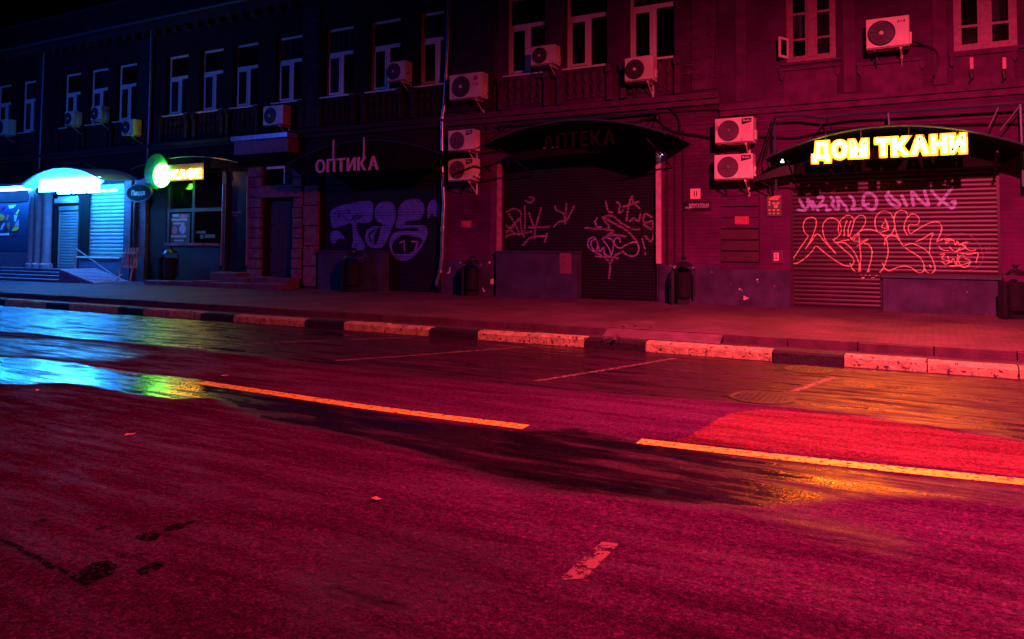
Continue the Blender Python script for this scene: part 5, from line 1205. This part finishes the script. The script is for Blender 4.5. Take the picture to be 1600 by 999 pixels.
# ------------------------------------------------------------------ oval projecting sign
x, z = W(219, 302, D - 0.5)
ov = empty('oval_sign', 'small dark oval board sign with red script at the corner pillars', 'sign', loc=(x, D - 0.5, z - 0.4))
ell = [(x + 0.68 * cos(t * pi / 16), z + 0.31 * sin(t * pi / 16)) for t in range(32)]
part(MB().prism(ell, D - 0.53, D - 0.47), 'board', BLKM, ov)
part(MB().tube([(a, D - 0.54, b) for a, b in ell] + [(ell[0][0], D - 0.54, ell[0][1])], 0.03, 6), 'rim', mat('oval_rim', (0.06, 0.06, 0.08), 0.4), ov)
for o in writing('Пицца', x - 0.42, x + 0.3, z - 0.08, z + 0.10, D - 0.532, 0.006, mat('red_script', (0.6, 0.14, 0.14), 0.5), ov, 'lettering', single=True): fix(o, ov)
part(MB().tube([(x, D - 0.5, z + 0.1), (x, D, z + 0.1)], 0.03, 6), 'arm', BLK, ov)

# ------------------------------------------------------------------ plates on the right-hand piers
def plate(name, label, rect, m, out=0.03):
    x0, x1, z0, z1 = RC(*rect, D - out); a = empty(name, label, 'sign', loc=((x0 + x1) / 2, D, z0))
    part(MB().box(x0, x1, D - out, D - 0.002, z0, z1), 'board', m, a, bevel=0.004); return a, (x0, x1, z0, z1)
a, r = plate('house_number_plate', 'small pale square plate with house number 11', (1078.5, 295, 1094, 311), mat('plate_pale', (0.9, 0.6, 0.5), 0.4, var=0.05))
for o in writing('11', r[0] + 0.085, r[1] - 0.075, r[2] + 0.06, r[3] - 0.05, D - 0.031, 0.004, BLK, a, 'lettering', single=True, gap=0.2): fix(o, a)
a, r = plate('street_name_plate', 'narrow black street name plate below the house number', (1069, 315, 1111, 329), BLK)
w_ = r[1] - r[0]
for o in writing('ул', r[0] + 0.03, r[0] + w_ * 0.13, r[2] + 0.05, r[2] + 0.10, D - 0.031, 0.004, LETW, a, 'lettering', single=True): fix(o, a)
for o in writing('ДЕПУТАТСКАЯ', r[0] + w_ * 0.17, r[1] - 0.05, r[2] + 0.06, r[3] - 0.05, D - 0.031, 0.004, LETW, a, 'lettering', single=True): fix(o, a)
a, r = plate('timetable_board', 'green notice board with red figures left of the fabric shop', (1198, 304, 1221, 338), mat('board_green', (0.07, 0.12, 0.06), 0.5))
TX = mat('board_text', (0.95, 0.35, 0.2), 0.5, var=0.05)
def dash(a, rr, u0, u1, v0, v1, m=None, name='print'):
    x0 = rr[0] + (rr[1] - rr[0]) * u0; x1 = rr[0] + (rr[1] - rr[0]) * u1; z0 = rr[2] + (rr[3] - rr[2]) * v0; z1 = rr[2] + (rr[3] - rr[2]) * v1
    part(MB().box(x0, x1, D - 0.036, D - 0.031, z0, z1), name, m or TX, a)
for q in ((.08, .92, .87, .92), (.14, .84, .80, .85), (.2, .78, .75, .78), (.13, .24, .66, .7), (.13, .24, .6, .64), (.13, .24, .54, .58), (.13, .24, .48, .52), (.40, .58, .55, .62), (.68, .86, .55, .62), (.5, .74, .38, .52), (.12, .26, .25, .3), (.4, .56, .25, .3), (.7, .86, .25, .3), (.14, .28, .1, .15), (.42, .54, .1, .15), (.7, .84, .1, .15)): dash(a, r, *q)
a, r = plate('notice_sheet', 'small pinkish red notice sheet on the bricked-up window', (1148, 338, 1170, 351), mat('sheet_red', (0.36, 0.05, 0.09), 0.6))
for k, (u0, u1) in enumerate(((.05, .95), (.15, .9), (.3, .75), (.1, .9), (.2, .9))): dash(a, r, u0, u1, .84 - k * .18, .9 - k * .18, mat('sheet_print', (0.6, 0.12, 0.15), 0.6))
a, r = plate('notice_sheet', 'small faded red notice on the wall beside the downpipe air conditioners', (721, 345, 736, 356), mat('sheet_red', (0.36, 0.05, 0.09), 0.6))
for k in range(3): dash(a, r, .1, .9, .72 - k * .25, .8 - k * .25, mat('sheet_print', (0.6, 0.12, 0.15), 0.6))
a, r = plate('meter_hatch', 'small dark wall box with white label left of the fabric shop', (1205, 391, 1224, 412), mat('hatch', (0.09, 0.03, 0.055), 0.5))
dash(a, r, .22, .62, .2, .8, mat('white_label', (0.9, 0.6, 0.55), 0.5), 'paper_label'); dash(a, r, .3, .52, .35, .45, mat('hatch', (0, 0, 0))); dash(a, r, .3, .52, .6, .68, mat('hatch', (0, 0, 0)))
# rag-like pipe stubs below the right window
for px, lab in ((1518, 'left'), (1569, 'right')):
    q = [W(px, 90, D - 0.12), W(px, 108, D - 0.12), W(px - 1, 112, D - 0.12), W(px + 1, 122, D - 0.14), W(px - 4, 130, D - 0.12)]
    a = empty('wall_bracket', lab + ' one of two short bracket stubs under the right wooden window', 'bracket', loc=(q[0][0], D, q[0][1]))
    part(MB().box(q[0][0] - 0.03, q[0][0] + 0.03, D - 0.13, D - 0.002, q[1][1], q[0][1]), 'bar', mat('bar_pale', (0.5, 0.25, 0.25), 0.5), a)
    part(MB().tube([(u, D - 0.1, v) for u, v in q[1:]], [0.02, 0.04, 0.035, 0.015], 6), 'tape_end', CABLE, a)

# ------------------------------------------------------------------ cables on the front
def cable(label, pts, r=0.018, out=0.06):
    q = spline([(*(lambda p: (p[0], D - out, p[1]))(W(*p, D - out)),) for p in pts], 6)
    o = MB().tube(q, r, 5).build('cable', CABLE); tag(o, label, 'cable')
cable('sagging black cable from the pharmacy canopy to the stacked air conditioners', [(976, 194), (1000, 189), (1018, 186), (1030, 189), (1040, 199), (1058, 207), (1090, 212), (1118, 217)], 0.026)
cable('black cable running from the air conditioners behind the yellow letters', [(1178, 213), (1210, 215), (1245, 215), (1280, 208), (1330, 201), (1420, 197), (1540, 194), (1640, 193)], 0.022)
cable('thick black cable dropping beside the large air conditioner', [(790, 118), (787, 140), (782, 165), (780, 185), (782, 205)], 0.03)
cable('black cable drooping across the wall below the stacked Ballu units', [(748, 240), (775, 237), (800, 230), (830, 228)], 0.022)
cable('thin straight cable along the red cornice above the pharmacy', [(800, 189), (900, 182), (1000, 178), (1126, 171), (1200, 175)], 0.012)
cable('black cable hanging down the pier next to the pharmacy canopy', [(1040, 160), (1050, 172), (1060, 185), (1062, 205), (1058, 216)], 0.022)
cable('thin wire dropping down the red wall left of the open sash', [(1120, 0), (1119, 60), (1117, 100), (1118, 124)], 0.01)

# ------------------------------------------------------------------ manhole covers
def manhole(label, px, py, r):
    p = G(px, py); a = empty('manhole_cover', label, 'manhole cover', 'manhole covers in the parking lane', loc=(float(p[0]), float(p[1]), 0.003))
    IR = mat('cast_iron', (0.022, 0.012, 0.016), 0.45, var=0.4, scale=20, bump=0.5)
    MB().lathe([(r, 0.0), (r, 0.005), (r * 0.9, 0.006), (r * 0.88, 0.003)], (0, 0, 0), seg=36).build('rim', IR, a)
    g = MB()
    for i in range(-4, 5):
        for j in range(-4, 5):
            x, y = i * r * 0.18, j * r * 0.18
            if math.hypot(x, y) < r * 0.8: g.box(x - r * 0.06, x + r * 0.06, y - r * 0.06, y + r * 0.06, 0.003, 0.006)
    tag(g.build('tread_studs', IR, a), kind='stuff')
manhole('round iron manhole cover in the orange lit parking lane', 1190, 622, 0.36)
manhole('manhole cover close against the right black kerb stone', 1262, 578, 0.33)

# ------------------------------------------------------------------ leaves on the road
LF = mat('dry_leaf', (0.75, 0.32, 0.16), 0.6, var=0.2)
for i, (px, py, s_, lab) in enumerate(((588, 783, 0.045, 'dry curled leaf lying on the road near the picture foot'), (203, 682, 0.05, 'dry leaf lying on the dark road below the blue puddle'), (58, 612, 0.05, 'tiny leaf just below the bright blue puddle'), (351, 589, 0.05, 'tiny leaf beside the start of the long yellow line'))):
    p = G(px, py); a = MB()
    pts = [(-1, 0, .1), (-.4, .45, .5), (.4, .4, .15), (1, .05, .45), (.4, -.4, .2), (-.4, -.45, .45)]
    a.v = [(x * s_, y * s_, (z * 0.5 + 0.12) * s_ + 0.002) for x, y, z in pts] + [(0, 0, 0.004)]
    a.f = [(6, k, (k + 1) % 6) for k in range(6)]
    o = a.build('leaf', LF, None, loc=(float(p[0]), float(p[1]), 0.004)); o.rotation_euler.z = i * 1.3
    tag(o, lab, 'leaf')

# ------------------------------------------------------------------ street lamps (the lamps that light this street)
def street_lamp(label, spec, base, name):
    lx, ly, lz = spec['pos']; bx_, by_ = base
    a = empty('street_lamp', label, 'street lamp', loc=(bx_, by_, 0.0))
    part(MB().lathe([(0.16, 0), (0.16, 0.9), (0.09, 1.0), (0.06, lz + 0.25)], (bx_, by_, 0), seg=14), 'pole', STEEL, a, smooth=True)
    part(MB().tube([(bx_, by_, lz + 0.2), (bx_ + (lx - bx_) * 0.5, by_ + (ly - by_) * 0.5, lz + 0.5), (lx, ly, lz + 0.32)], 0.045, 8), 'arm', STEEL, a)
    part(MB().lathe([(0.06, 0.34), (0.2, 0.3), (0.3, 0.16), (0.31, 0.12)], (lx, ly, lz), seg=20), 'lamp_head', STEEL, a, smooth=True)
    L_ = bpy.data.lights.new(name, 'SPOT'); L_.energy = spec['power']; L_.color = spec['color']; L_.shadow_soft_size = 0.07
    L_.spot_size = radians(spec['cone']); L_.spot_blend = 1.0
    o = bpy.data.objects.new('bulb_light', L_); COL.objects.link(o); o.location = (lx, ly, lz); o.parent = a
    o.rotation_euler = Vector(spec['aim']).to_track_quat('-Z', 'Y').to_euler()
    o.matrix_parent_inverse = Matrix.Translation((-bx_, -by_, 0))
street_lamp('red glowing street lamp standing beside the camera', LAMP_RED, (4.2, 0.6), 'street_lamp_light')
street_lamp('blue glowing street lamp across the road', LAMP_BLUE, (-25.0, -1.5), 'street_lamp_light')
